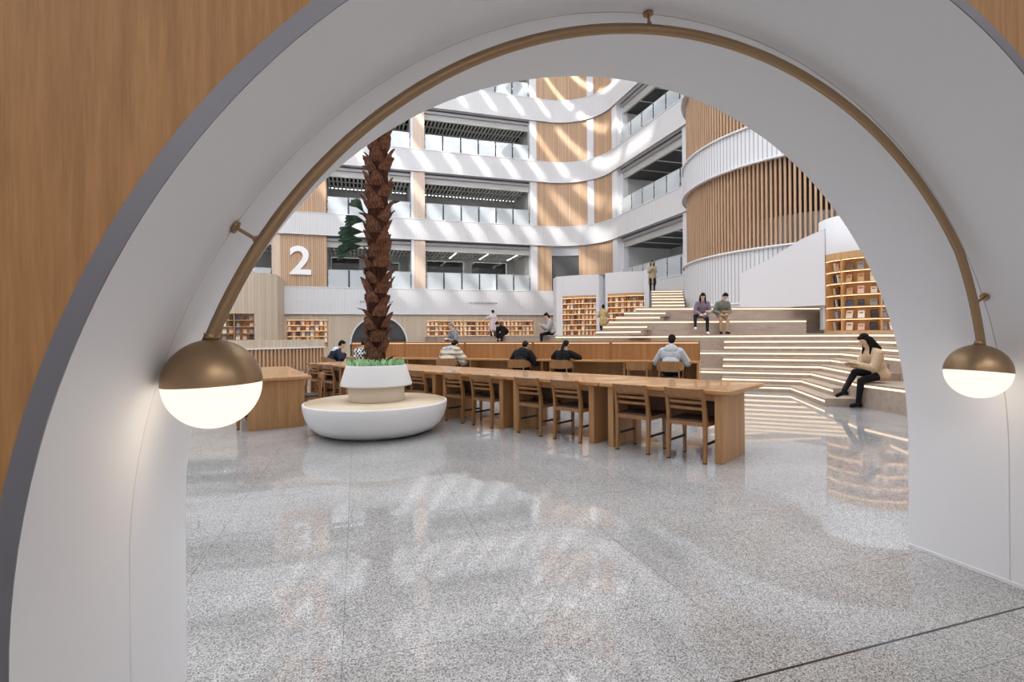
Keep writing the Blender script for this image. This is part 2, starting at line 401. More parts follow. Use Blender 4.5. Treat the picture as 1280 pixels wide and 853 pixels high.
def make_armchair(label):
    """solid wrap-around back that runs into short arms; local y = forward"""
    t = thing('armchair', label, 'chair'); cx, cy, R = 0, .25, .275
    def band(name, a0, a1, z0, z1, th, m, fn=None):
        b = MB(); n = 20; A = [radians(a0+(a1-a0)*i/n) for i in range(n+1)]
        def ring(r_, z): return [(cx+r_*cos(a), cy+r_*sin(a)*.95, z(a)) for a in A]
        lo = lambda a: z0+(fn(a)[0] if fn else 0); hi = lambda a: z1+(fn(a)[1] if fn else 0)
        rows = [ring(R-th/2, lo), ring(R+th/2, lo), ring(R+th/2, hi), ring(R-th/2, hi), ring(R-th/2, lo)]
        b.grid(rows, False, 0, False); b.face([r_[0] for r_ in rows[:4]]); b.face([r_[-1] for r_ in rows[:4]][::-1]); b.build(name, m, t)
    def taper(a):
        q = max(0, abs(math.degrees(a)-270)-48)/62; return (.03*min(1, q)-.0, -.10*min(1, q))
    band('backrest', 160, 380, .60, .80, .024, M['chair'], taper)
    b = MB(); b.lathe([(.001, .43), (.235, .43), (.25, .445), (.245, .462), (.001, .466)], 28, (cx, cy)); b.build('seat', M['seat'], t)
    b = MB(); b.lathe([(.20, .385), (.235, .385), (.235, .43), (.20, .43)], 28, (cx, cy)); b.build('seat_frame', M['chair'], t)
    for s in (-1, 1):
        b = MB(); b.tube([(s*.20, .04, 0), (s*.205, .06, .43), (s*.20, .055, .66)], [.015, .019, .014], 10); b.build('rear_leg', M['chair'], t)
        b = MB(); b.tube([(s*.225, .44, 0), (s*.225, .43, .43), (s*.268, .34, .67)], [.014, .019, .014], 10); b.build('front_leg', M['chair'], t)
    return t
def row_frame(p, w):  # w = xy unit across vector
    return V((p[0], p[1], 0)), V((w[0], w[1], 0)).normalized(), V((-w[1], w[0], 0)).normalized(), atan2(w[1], w[0])

p1, w1, t1, rz1 = row_frame((3.668, 4.393), (cos(radians(30)), sin(radians(30))))
tab = make_table('long oak reading table nearest the camera, end panel facing the bright floor')
names = ['nearest', 'second', 'third', 'fourth', 'fifth', 'sixth']
for k in range(6):
    loc = p1+t1*(1.6*k)
    if k == 0: tab.location = loc; tab.rotation_euler = (0, 0, rz1); tab['group'] = 'oak tables of the long chair-lined row'
    else: dup(tab, loc, rz1, f'{names[k]} oak table from the near end of the row lined with slat-back chairs')
ch = make_chair('x'); first = True
def place_chair(loc, rz, label, group):
    global first
    if first: ch.location = loc; ch.rotation_euler = (0, 0, rz); ch['label'] = label; ch['group'] = group; first = False; return ch
    return dup(ch, loc, rz, label, group)
cn = ['wooden slat-back chair nearest the end panel of the long oak table', 'second wooden slat-back chair from the near end of the long table',
      'third slat-back chair from the near end, at the second table', 'fourth slat-back chair from the near end, at the second table',
      'fifth slat-back chair from the near end, right chair of the third table', 'sixth slat-back chair from the near end, just right of the white planter',
      'wooden chair half hidden behind the right side of the white palm planter', None, None, None,
      'right one of two slat-back chairs seen left of the white planter', 'left one of two slat-back chairs seen left of the white planter']
k = 0
for i in range(6):
    for s in (.355, 1.01):
        if cn[k]:
            place_chair(p1+t1*(1.6*i+s)-w1*.088, rz1-pi/2+random.uniform(-.03, .03), cn[k], 'slat-back chairs along the long table row')
        k += 1
# the short row at the left, turned towards the palm
p2, w2, t2, rz2 = row_frame((-1.551, 8.251), (cos(radians(12.8)), sin(radians(12.8))))
tab2 = make_table('x', .93, .785)
for k in range(2):
    (lambda loc, rz, lab, g: (setattr(tab2, 'location', loc), setattr(tab2, 'rotation_euler', (0, 0, rz)), tab2.__setitem__('label', lab), tab2.__setitem__('group', g)) if k == 0 else dup(tab2, loc, rz, lab, g))(p2+t2*(1.6*k), rz2, ['oak table beside the left globe lamp with a plain end panel facing front', 'oak table behind the one beside the left globe lamp'][k], 'oak tables of the left row')
for q in ('x',):
    pass
for s, lab in ((.42, 'chair with its side to the camera, right of the left oak table'), (1.95, 'chair on the right side of the rear left oak table')):
    place_chair(p2+t2*s+w2*1.06, rz2+pi/2, lab, 'chairs of the left table row')
place_chair(p2+t2*.42-w2*.12, rz2-pi/2, 'chair at the left side of the left oak table, mostly behind the lit globe', 'chairs of the left table row')

# ------------------------------------------------------------------ partition desks in front of the steps
p3, w3, t3, rz3 = row_frame((7.04, 9.17), (.672, .74))
def make_desk(label, n=0):
    t = thing('partition_desk', label, 'desk'); L = 2.04
    b = MB(); b.box(0, .60, 0, L, .742, .785, bev=.005); b.build('worktop', M['table'], t)
    b = MB(); b.box(.575, .63, 0, L, .10, 1.185); b.build('partition', M['part'], t)
    b = MB(); b.box(.55, .66, 0, L, 1.185, 1.222, bev=.004); b.build('top_cap', M['part'], t)
    b = MB(); b.box(.562, .573, .03, L-.03, 1.174, 1.184); o = b.build('led_strip', M['led'], t); o['label'] = 'lit warm strip under the cap'
    b = MB(); b.box(.12, .57, 1.60, 1.645, 0, .742); b.build('leg_panel', M['panel'], t)
    b = MB(); b.box(.59, .61, 0.03, L, 0, .10); b.build('plinth', M['panel'], t)
    return t
dn = ['rightmost oak partition desk where the man in grey hoodie sits', 'oak partition desk where the ponytailed reader in black sits', 'middle oak partition desk with a black-jacketed reader slumped on it',
      'oak partition desk behind the reader in the beige puffer coat', 'far left oak partition desk, seen either side of the palm trunk']
dk = make_desk(dn[0]); dk.location = p3; dk.rotation_euler = (0, 0, rz3); dk['group'] = 'partition desks before the steps'
b = MB(); 
for k in range(1, 5): dup(dk, p3+t3*(2.05*k), rz3, dn[k])
b = MB(); b.box(.04, .57, -.02, .03, 0, .742); b.build('end_panel', M['table'], dk)
rc = [(.55, 'round-backed wooden chair under the man in the grey hoodie'), (1.22, 'empty round-backed chair left of the man in the grey hoodie'), (3.05, 'round-backed wooden chair under the ponytailed reader in the black jacket'),
      (4.15, 'round-backed wooden chair under the reader slumped in a black jacket'), (6.25, 'round-backed wooden chair under the reader in the beige puffer coat'), (9.35, 'round-backed wooden chair under the reader in the plaid shirt'), (10.6, 'round-backed wooden chair under the reader in the navy hooded jacket')]
for s, lab in rc:
    if s == rc[0][0]: ac = make_armchair(lab); ac.location = p3+t3*s-w3*.45; ac.rotation_euler = (0, 0, rz3-pi/2); ac['group'] = 'armchairs at the partition desks'
    else: dup(ac, p3+t3*s-w3*.45+((w3*.06-t3*.10) if s == 10.6 else w3*0), rz3-pi/2-(radians(32) if s == 10.6 else 0), lab, 'armchairs at the partition desks')
# curved service counter at the far left
cp = [(-6.6, 19.3), (-1.37, 23.5)]
ct = thing('service_counter', 'pale wood service counter with white ledge and vertical slats below, at far left', 'counter', (cp[1][0], cp[1][1], 0), atan2(cp[0][1]-cp[1][1], cp[0][0]-cp[1][0]))
Lc = hypot(cp[0][0]-cp[1][0], cp[0][1]-cp[1][1])
b = MB(); b.strip([(0, .02), (Lc, .02)], .98, 1.30, 0, 0, False, True); b.box(0, Lc, -.25, .019, .98, 1.30, 0); b.build('upper_panel', M['palewood'], ct)
b = MB(); b.box(-.02, Lc, -.3, .09, .93, .98, bev=.008); b.build('ledge', M['white'], ct)
b = MB(); b.box(0.02, Lc, -.30, -.04, 0, .93); b.build('body', M['panel'], ct)
b = MB(); k = 0
for i in range(int(Lc/.16)): b.box(.02+i*.16, .09+i*.16, -.04, .05, .02, .93)
b.build('slat_front', M['slat'], ct)

# ------------------------------------------------------------------ round planter bench with the palm
PX, PY = .272, 7.61
bench = thing('planter_bench', 'round white bowl bench with a pale stone top around the palm pot', 'bench', (PX, PY, 0))
b = MB(); pr_ = [(.0, 0), (.6, 0), (.72, .012), (.84, .06), (.925, .14), (.98, .24), (1.01, .34), (1.02, .43), (1.016, .445), (1.0, .45), (.99, .447)]
b.lathe([(max(.001, x), z) for x, z in pr_], 72); b.build('bowl', M['potwhite'], bench)
b = MB(); b.lathe([(.994, .444), (.985, .456), (.3, .458), (.001, .458)], 72); b.build('seat_top', M['benchtop'], bench)
pot = thing('plant_pot', 'white two-tier plant pot with flared upper collar on the round bench', 'plant pot', (PX, PY, .458))
b = MB(); b.lathe([(.001, 0), (.392, 0), (.398, .01), (.398, .23), (.385, .23)], 56); b.build('base', M['cream'], pot)
b = MB(); b.lathe([(.395, .228), (.505, .222), (.511, .23), (.51, .245), (.432, .5), (.426, .515), (.418, .518), (.41, .51), (.39, .44)], 64); b.build('collar', M['potwhite'], pot)
b = MB(); b.lathe([(.392, .455), (.001, .47)], 40); b.build('soil', M['soil'], pot)
# green ground cover
def leafmat(name, c1, c2, rough=.5):
    m = mat(name, c1, rough); N = NT(m); oi = N.n('ShaderNodeTexCoord'); n = N.n('ShaderNodeTexNoise', Scale=14.); N.l(oi.outputs['Object'], n.inputs['Vector'])
    N.l(N.ramp(n.outputs[0], [(.35, c2), (.65, c1)]), N.b.inputs['Base Color']); return m
M['grass'] = leafmat('ground_cover_leaf', '#cdeec2', '#97cf92'); M['frond'] = leafmat('palm_frond', '#5d7d66', '#3a5546')
b = MB(); rnd = random.Random(3)
for i in range(900):
    a = rnd.uniform(0, 2*pi); rr = .405*sqrt(rnd.uniform(.12, 1)); x, y = rr*cos(a), rr*sin(a); h = rnd.uniform(.07, .145); d = rnd.uniform(0, 2*pi); le = rnd.uniform(.02, .075); w = rnd.uniform(.006, .011)
    px, py = -sin(d)*w, cos(d)*w; z0 = .476
    b.grid([[(x-px, y-py, z0), (x+px, y+py, z0)], [(x+cos(d)*le*.4-px, y+sin(d)*le*.4-py, z0+h*.7), (x+cos(d)*le*.4+px, y+sin(d)*le*.4+py, z0+h*.7)], [(x+cos(d)*le, y+sin(d)*le, z0+h), (x+cos(d)*le+px*.2, y+sin(d)*le+py*.2, z0+h)]])
g = b.build('ground_cover', M['grass']); g.location = (PX, PY, .458); g['kind'] = 'stuff'; tag(g, 'bright green ground cover filling the white palm pot', 'plant')
# palm
def barkmat(n, c1, c2, c3):
    m = mat(n, c1, .9, spec=.2); N = NT(m); tc = N.n('ShaderNodeTexCoord'); mp = N.n('ShaderNodeMapping'); mp.inputs['Scale'].default_value = (30, 30, 5); N.l(tc.outputs['Object'], mp.inputs[0])
    n1 = N.n('ShaderNodeTexNoise', Scale=1.5, Detail=6., Roughness=.7); N.l(mp.outputs[0], n1.inputs['Vector'])
    N.l(N.ramp(n1.outputs[0], [(.3, c3), (.5, c1), (.72, c2)]), N.b.inputs['Base Color']); N.bump(n1.outputs[0], .9, .03); return m
M['bark'] = barkmat('palm_fibre', '#4a2e21', '#71492f', '#20120c'); M['stub'] = barkmat('palm_leaf_base', '#7d5440', '#b08469', '#44291c')  # trunk darker, stubs lighter: shade between the leaf bases put into the colours
palm = thing('palm_tree', 'tall palm with shaggy brown trunk rising from the white pot', 'palm tree', (PX, PY, .932))
TX = .075  # slight lean to the right going up
def trunk_c(z): return V((TX*z/4.0, 0, z))
rows = []; rnd = random.Random(5); n = 30; zz = 0
ph = [rnd.uniform(0, 6.28) for _ in range(40)]
for i in range(150):
    z = i*.048; q = (z/.30) % 1; base = .128+.02*(1-q)+.012*sin(ph[int(z/.3) % 40]); c = trunk_c(z)
    rows.append([c+V((cos(a), sin(a), 0))*(base*(1+.07*sin(5*a+ph[int(z/.3) % 40])+.045*sin(11*a+z*9)+rnd.uniform(-.02, .02))) for a in [k*2*pi/n for k in range(n)]])
b = MB(); b.grid(rows, True); b.face(rows[-1]); b.build('trunk', M['bark'], palm)
def stub_mesh(seed):
    """a cut leaf base: hugging blade that peels away at its tip"""
    rd = random.Random(seed); b = MB(); R = .136; n = 9; pl = rd.choice((.04, .06, .09, .13)); hh = rd.uniform(.17, .24); wd = rd.uniform(.75, 1.05); rows = []; back = []
    for i in range(8):
        s = i/7; z = -.02+hh*s*(1-.25*s*s*(pl > .09)); half = wd*(1-s)**.7*.8+.16*(1-s*.5); rr = R+.004+.034*min(1, s*2.2)+pl*s**2.4
        if s > .85: z -= .012*(pl > .08)
        rows.append([V((rr*cos(half*(2*k/(n-1)-1))+.006*rd.uniform(-1, 1), rr*sin(half*(2*k/(n-1)-1)), z)) for k in range(n)])
        back.append([V(((rr-.022)*cos(half*(2*k/(n-1)-1)), (rr-.022)*sin(half*(2*k/(n-1)-1)), z-.006)) for k in range(n)])
    b.grid(rows); b.grid(back, flip=True); b.face([*rows[-1], *back[-1][::-1]])
    for k in (0, n-1): b.grid([[r_[k] for r_ in rows], [r_[k] for r_ in back]], sm=False)
    return b.mesh('leaf_base', M['stub'])
sm_ = [stub_mesh(i) for i in range(6)]
i = 0; z = .03
while z < 4.6:
    for k in range(4):
        o = bpy.data.objects.new('leaf_base', sm_[rnd.randrange(6)]); C.objects.link(o); o.parent = palm
        zz = z+k*.018+rnd.uniform(-.02, .02); o.location = trunk_c(zz); o.rotation_euler = (rnd.uniform(-.06, .06), rnd.uniform(-.05, .05), i*2.4+k*pi/2+rnd.uniform(-.25, .25)); sc = rnd.uniform(.92, 1.12); o.scale = (sc*.98, sc*.98, sc)
    i += 1; z += .175
def frond(L, droop, seed, rise, wid=.42):
    rd = random.Random(seed); b = MB(); path = []
    for k in range(15):
        s = k/14; path.append(V((L*s*cos(rise*(1-s*.3)), 0, L*s*sin(rise)-droop*s*s)))
    b.tube(path, [.016*(1-k/16) for k in range(15)], 6)
    for k in range(2, 15):
        p = path[k]; t = (path[min(k+1, 14)]-path[k-1]).normalized()
        for q in (0, .5):
            pp = p-t*(q*L/14)
            for s in (-1, 1):
                l = wid*L*(.5+.5*sin(pi*min(1, k/12)))*rd.uniform(.8, 1.1)
                d = (t*.75+V((0, s*.62, .12))).normalized(); tip = pp+d*l+V((0, 0, -.12*l)); w = t*.017
                mid = pp+d*l*.5+V((0, 0, .03*l)); b.grid([[pp-w*.5, pp+w*.5], [mid-w, mid+w], [tip-w*.08, tip+w*.08]])
    return b
def fan(L, seed, n=26, spread=.55, up=.1, droop=.25):
    """small fan of narrow leaf blades on a short stalk"""
    rd = random.Random(seed); b = MB(); b.tube([(0, 0, 0), (L*.35, 0, up*L*.35)], [.014, .008], 6)
    for k in range(n):
        a = spread*(2*k/(n-1)-1)*rd.uniform(.8, 1.1); l = L*rd.uniform(.62, .75); e = up+rd.uniform(-.35, .35); o = V((L*.33, 0, up*L*.33)); d = V((cos(a)*cos(e), sin(a)*cos(e), sin(e))); w = d.cross(V((0, 0, 1))).normalized()*.012
        rows = [[o-w*.4, o+w*.4], [o+d*l*.5-w, o+d*l*.5+w], [o+d*l+V((0, 0, -droop*l))-w*.1, o+d*l+V((0, 0, -droop*l))+w*.1]]; b.grid(rows)
        b.grid([[q[0]+V((0, 0, .012)), q[1]-V((0, 0, .012))] for q in rows])
    return b
for z, rz, L, up, sd, sp in ((2.16, 3.3, .36, .95, 1, .35), (2.12, 3.2, .36, .15, 2, .5), (1.98, 3.0, .44, .05, 3, .35), (1.84, 3.35, .42, .0, 4, .4), (1.78, 3.1, .46, -.05, 5, .3)):
    o = fan(L, sd, 26, sp, up).build('frond', M['frond'], palm); o.location = trunk_c(z)+V((cos(rz), sin(rz), 0))*.09; o.rotation_euler = (0, 0, rz)
for k in range(16):
    o = frond(2.3, 1.1+.9*(k % 3)/2, 20+k, .9-.35*(k % 3), .3).build('frond', M['frond'], palm); o.location = trunk_c(7.1); o.rotation_euler = (0, 0, k*2.4)

# ------------------------------------------------------------------ stepped seating (amphitheatre)
RS = 1.36/9
c0 = V((9.6, 9.2)); E1 = V((.74, -.672)).normalized(); TL = -E1; N1 = V((-E1.y, E1.x)); D2 = V((-.53, -.85)).normalized(); N2 = V((-D2.y, D2.x)); D3 = V((-.24, -.97)).normalized(); N3 = V((-D3.y, D3.x))
def miter(a, b):
    det = a.x*b.y-a.y*b.x; return V(((b.y-a.y)/det, (a.x-b.x)/det))
M12 = miter(N1, N2); M23 = miter(N2, N3); B0 = c0+D2*2.3
def poly(o, left=None, right=3.4, leftpts=None):
    """front edge polyline at run offset o, from the left end to the right end"""
    cc = c0+M12*o; bb = B0+M23*o
    l = [cc+TL*(left+M12.dot(TL)*-o)] if leftpts is None else leftpts
    return [tuple(q) for q in l]+[tuple(cc), tuple(bb), tuple(bb+D3*right)]
def tier(parent, name, pts, back, z0, z1, led=None, over=.015):
    """solid step: front polyline pts, back polyline back, with a lit strip under the nosing"""
    b = MB(); b.strip(pts, z0, z1-.035, 0, 0, False)
    nose = offset(pts, over)
    b.strip(nose, z1-.035, z1, 0, 0, False)
    b.grid([[(x, y, z1) for x, y in nose], [(x, y, z1) for x, y in back]], False, 0, False)
    b.grid([[(x, y, z1-.035) for x, y in pts], [(x, y, z1-.035) for x, y in nose]], False, 0, False)
    for i in (0, -1): b.face([(*pts[i], z0), (*back[i], z0), (*back[i], z1), (*nose[i], z1)], None, 0)
    o = b.build(name, M['step'], parent)
    if led:
        b = MB(); b.strip(offset(pts, .004), z1-.073, z1-.036, 0, 0, False); l = b.build('led_strip', M['led'], parent); l['label'] = 'glowing warm strip under the nosing'
    return o
seats = thing('stepped_seating', 'tiers of grey-brown wooden seat steps with warm light strips, right of the tables', 'seating steps', (c0.x, c0.y, 0))
inv = Matrix.Translation((-c0.x, -c0.y, 0))
def S(o): o.location = (-c0.x, -c0.y, 0)
_b = C.objects
for k in (3, 6):
    o = .28*(k-1); pts = poly(o, 11.5); bk = poly(o+.84+.28, 11.5)
    tier(seats, 'tier', pts, bk, RS*(k-3), RS*k, True)
# landing: the left part bends away towards the far hall
o = .28*8; cc = c0+M12*o
lp = [V((4.2, 27.8)), V((6.9, 20.2)), cc+TL*5.4]
pts = poly(o, leftpts=lp)
b = MB(); b.strip(pts, 0, 1.36-.035, 0, 0, False); ns = offset(pts, .015); b.strip(ns, 1.325, 1.36, 0, 0, False)
poly_top = [tuple(p) for p in ns]+[(16.9, 2.8), (16.9, 20.7), (15.95, 20.9), (15.9, 29.2), (15.1, 31.3), (12.7, 32.4), (4.2, 32.4)]
b.face([(x, y, 1.36) for x, y in poly_top]); b.face([(*ns[0], 1.36), (4.2, 32.4, 1.36), (4.2, 32.4, 0), (*ns[0], 0)])
b.build('landing', M['step'], seats)
ledp = [tuple(lp[1]+(lp[2]-lp[1])*.3)]+pts[2:]
b = MB(); b.strip(offset(ledp, .004), 1.36-.073, 1.36-.036, 0, 0, False); b.build('led_strip', M['led'], seats)
# small steps filling the corner
LS = 1.48
def cornersteps(k):
    o = .28*(k-1); cc = c0+M12*o; bb = B0+M23*o
    l = c0+TL*LS+N1*o
    kk = (2.3, 2.1, 1.9)[(k-1) % 3]+.0
    rgt = cc+D2*min(2.3+(M23-M12).dot(D2)*o, kk+(k//3)*.25-.0)
    return [tuple(l), tuple(cc), tuple(rgt)]
for k in (1, 2, 4, 5, 7, 8):
    pts = cornersteps(k); base = RS*(k-1-(k-1) % 3)
    nb = (3-(k % 3)); bk = offset(pts, -.28*nb-.02)
    tier(seats, 'step', pts, bk, base, RS*k, True)
for ch_ in seats.children: S(ch_)
# upper tiers on the landing
U = V((.985, -.17)).normalized(); UN = V((-U.y, U.x))
FX, FY = f.xy, r0.xy
def cf(px, fw):  # a plan point given its bearing (tangent px) and distance along the optical axis
    return V((f.x, f.y))*fw+V((r0.x, r0.y))*((px-640)/F_*fw)
upper = thing('upper_seating', 'two broad wooden seat tiers on the landing where a couple sits reading', 'seating steps', (11, 13, 1.36))
def along(o, dist):  # point on the line with offset o behind the first upper riser
    return V((13.5, 12.57))+UN*o-U*dist
def online(o, px):   # where the bearing px crosses the line with offset o
    k = (px-640)/F_; dv = V((f.x, f.y))+V((r0.x, r0.y))*k; a = along(o, 0)
    # a - U*d = dv*t
    det = dv.x*U.y-dv.y*U.x; t_ = (a.x*U.y-a.y*U.x)/det; return dv*t_
def ut(name, o, pl, pr, z0, z1, depth, plb=None, prb=None):
    pts = [tuple(online(o, pl)), tuple(online(o, pr))]; bk = [tuple(online(o+depth, plb or pl+6)), tuple(online(o+depth, prb or pr))]
    return tier(upper, name, pts, bk, z0, z1, True)
ut('tier', 0, 761, 1008, 1.36, 1.81, .94, 795); ut('tier', .92, 795, 1030, 1.36, 2.26, 2.9, 822, 1000)
ut('step', -.56, 745, 801, 1.36, 1.51, .555, 761, 809); ut('step', -.28, 754, 809, 1.511, 1.66, .275, 761, 815)
ut('step', .36, 770, 825, 1.811, 1.96, .555, 795, 832); ut('step', .64, 780, 832, 1.961, 2.11, .275, 795, 838)
for ch_ in upper.children: ch_.location = (-11, -13, -1.36)
flight = thing('stair_flight', 'narrow wooden stair flight with lit treads climbing to the woman in the long coat', 'stairs', (13.5, 19, 2.26))
for k in range(7):
    fw = 20.2+k*.85; z = 2.26+.192*(k+1)
    def lim(px, fw): q = cf(px, fw); return (min(q.x, 15.85), q.y)
    fb = fw+(.9 if k < 6 else 2.2); pts = [lim(815, fw), lim(857-k*.6, fw)]; bk = [lim(815, fb), lim(857-k*.6, fb)]
    tier(flight, 'tread', pts, bk, 1.36, z, True)
for ch_ in flight.children: ch_.location = (-13.5, -19, -2.26)

# ------------------------------------------------------------------ facade of the atrium
LV = [(2.80, 4.46), (7.60, 8.96), (12.0, 13.44), (16.2, 17.75), (20.6, 22.3)]   # white bands: bottom, top
BY = 32.5; SX = 15.95; CR = 3.2
back_path = [(-13, BY), (-4, BY), (4, BY), (SX-CR, BY)]+arc(SX-CR, BY-CR, CR, 90, 0, 18)[1:]+[(SX, 26), (SX, 19.5)]
inner = lambda d: offset(back_path, -d)      # pushed outwards, away from the hall
n_ = 3
for i, (za, zb) in enumerate(LV):
    b = MB(); b.wallband(back_path if i else [q for q in back_path if True], -.55, za, zb, 0)
    o = struct(b.build(f'trim_{n_}', M['rib'])); n_ += 1
    # white edge mouldings
    b = MB()
    for z in (za, zb-.05): b.wallband(offset(back_path, .03), -.1, z, z+.05)
    struct(b.build(f'trim_{n_}', M['white'])); n_ += 1
def seg(x0, x1): return [(x0, BY+.10), (x1, BY+.10)]
# ground storey: pale boards on the back wall with two recessed bookcases and an arched window
def wall_with_holes(name, x0, x1, z0, z1, y, holes, m, th=.0, arch=None):
    xs = sorted({x0, x1, *[h[0] for h in holes], *[h[1] for h in holes]}); zs = sorted({z0, z1, *[h[2] for h in holes], *[h[3] for h in holes]}); b = MB()
    for xa, xb in zip(xs, xs[1:]):
        for za, zb in zip(zs, zs[1:]):
            if any(h[0] <= xa and xb <= h[1] and h[2] <= za and zb <= h[3] for h in holes): continue
            b.face([(xa, y, za), (xb, y, za), (xb, y, zb), (xa, y, zb)], [(xa, za), (xb, za), (xb, zb), (xa, zb)])
    return struct(b.build(name, m))
SHB = (4.30, 11.68, 1.13, 2.42); SHA = (-4.0, -1.68, .80, 2.47)
ARX, ARZ, ARR = 1.35, .95, 1.77
wall_with_holes('wall_back', -13, 12.75, 0, 2.82, BY+.12, [SHA, SHB, (ARX-ARR, ARX+ARR, 0, ARZ+ARR)], M['palewood'])
b = MB(); n = 40   # spandrels around the arched window
for k in range(n):
    a, c = pi*k/n, pi*(k+1)/n; p, q = (ARX+ARR*cos(a), ARZ+ARR*sin(a)), (ARX+ARR*cos(c), ARZ+ARR*sin(c)); zt = ARZ+ARR
    b.face([(q[0], BY+.12, q[1]), (p[0], BY+.12, p[1]), (p[0], BY+.12, zt), (q[0], BY+.12, zt)], [(q[0], q[1]), p, (p[0], zt), (q[0], zt)])
struct(b.build('wall_back_spandrel', M['palewood']))
b = MB(); cv = arc(SX-CR, BY-CR, CR+.12, 90, 0, 14); b.strip(cv+[(SX+.12, 21)], 0, 2.82); struct(b.build('wall_corner', M['palewood']))
win = thing('arched_window', 'large half-round dark window with white rim in the pale back wall, behind the palm', 'window', (ARX, BY+.12, 0)); win['kind'] = 'structure'
b = MB(); rows = []
for rr, y in ((ARR, .0), (ARR, -.05), (ARR-.09, -.05), (ARR-.09, .2)): rows.append([(rr*cos(a), y, ARZ+rr*sin(a)) for a in [pi*k/48 for k in range(49)]])
b.grid(rows); b.build('rim', M['white'], win)
b = MB(); b.face([(ARR*cos(pi*k/48), .2, ARZ+ARR*sin(pi*k/48)) for k in range(49)]+[(-ARR, .2, 0), (ARR, .2, 0)]); b.build('pane', M['darkglass'], win)
b = MB()
for x in (-.95, -.7, .0, .8): b.box(x-.02, x+.02, .16, .2, 0, ARZ+sqrt(ARR*ARR-x*x)-.05)
b.box(-ARR+.1, ARR-.1, .16, .2, 1.25, 1.28); b.build('mullion', M['darkmetal'], win)

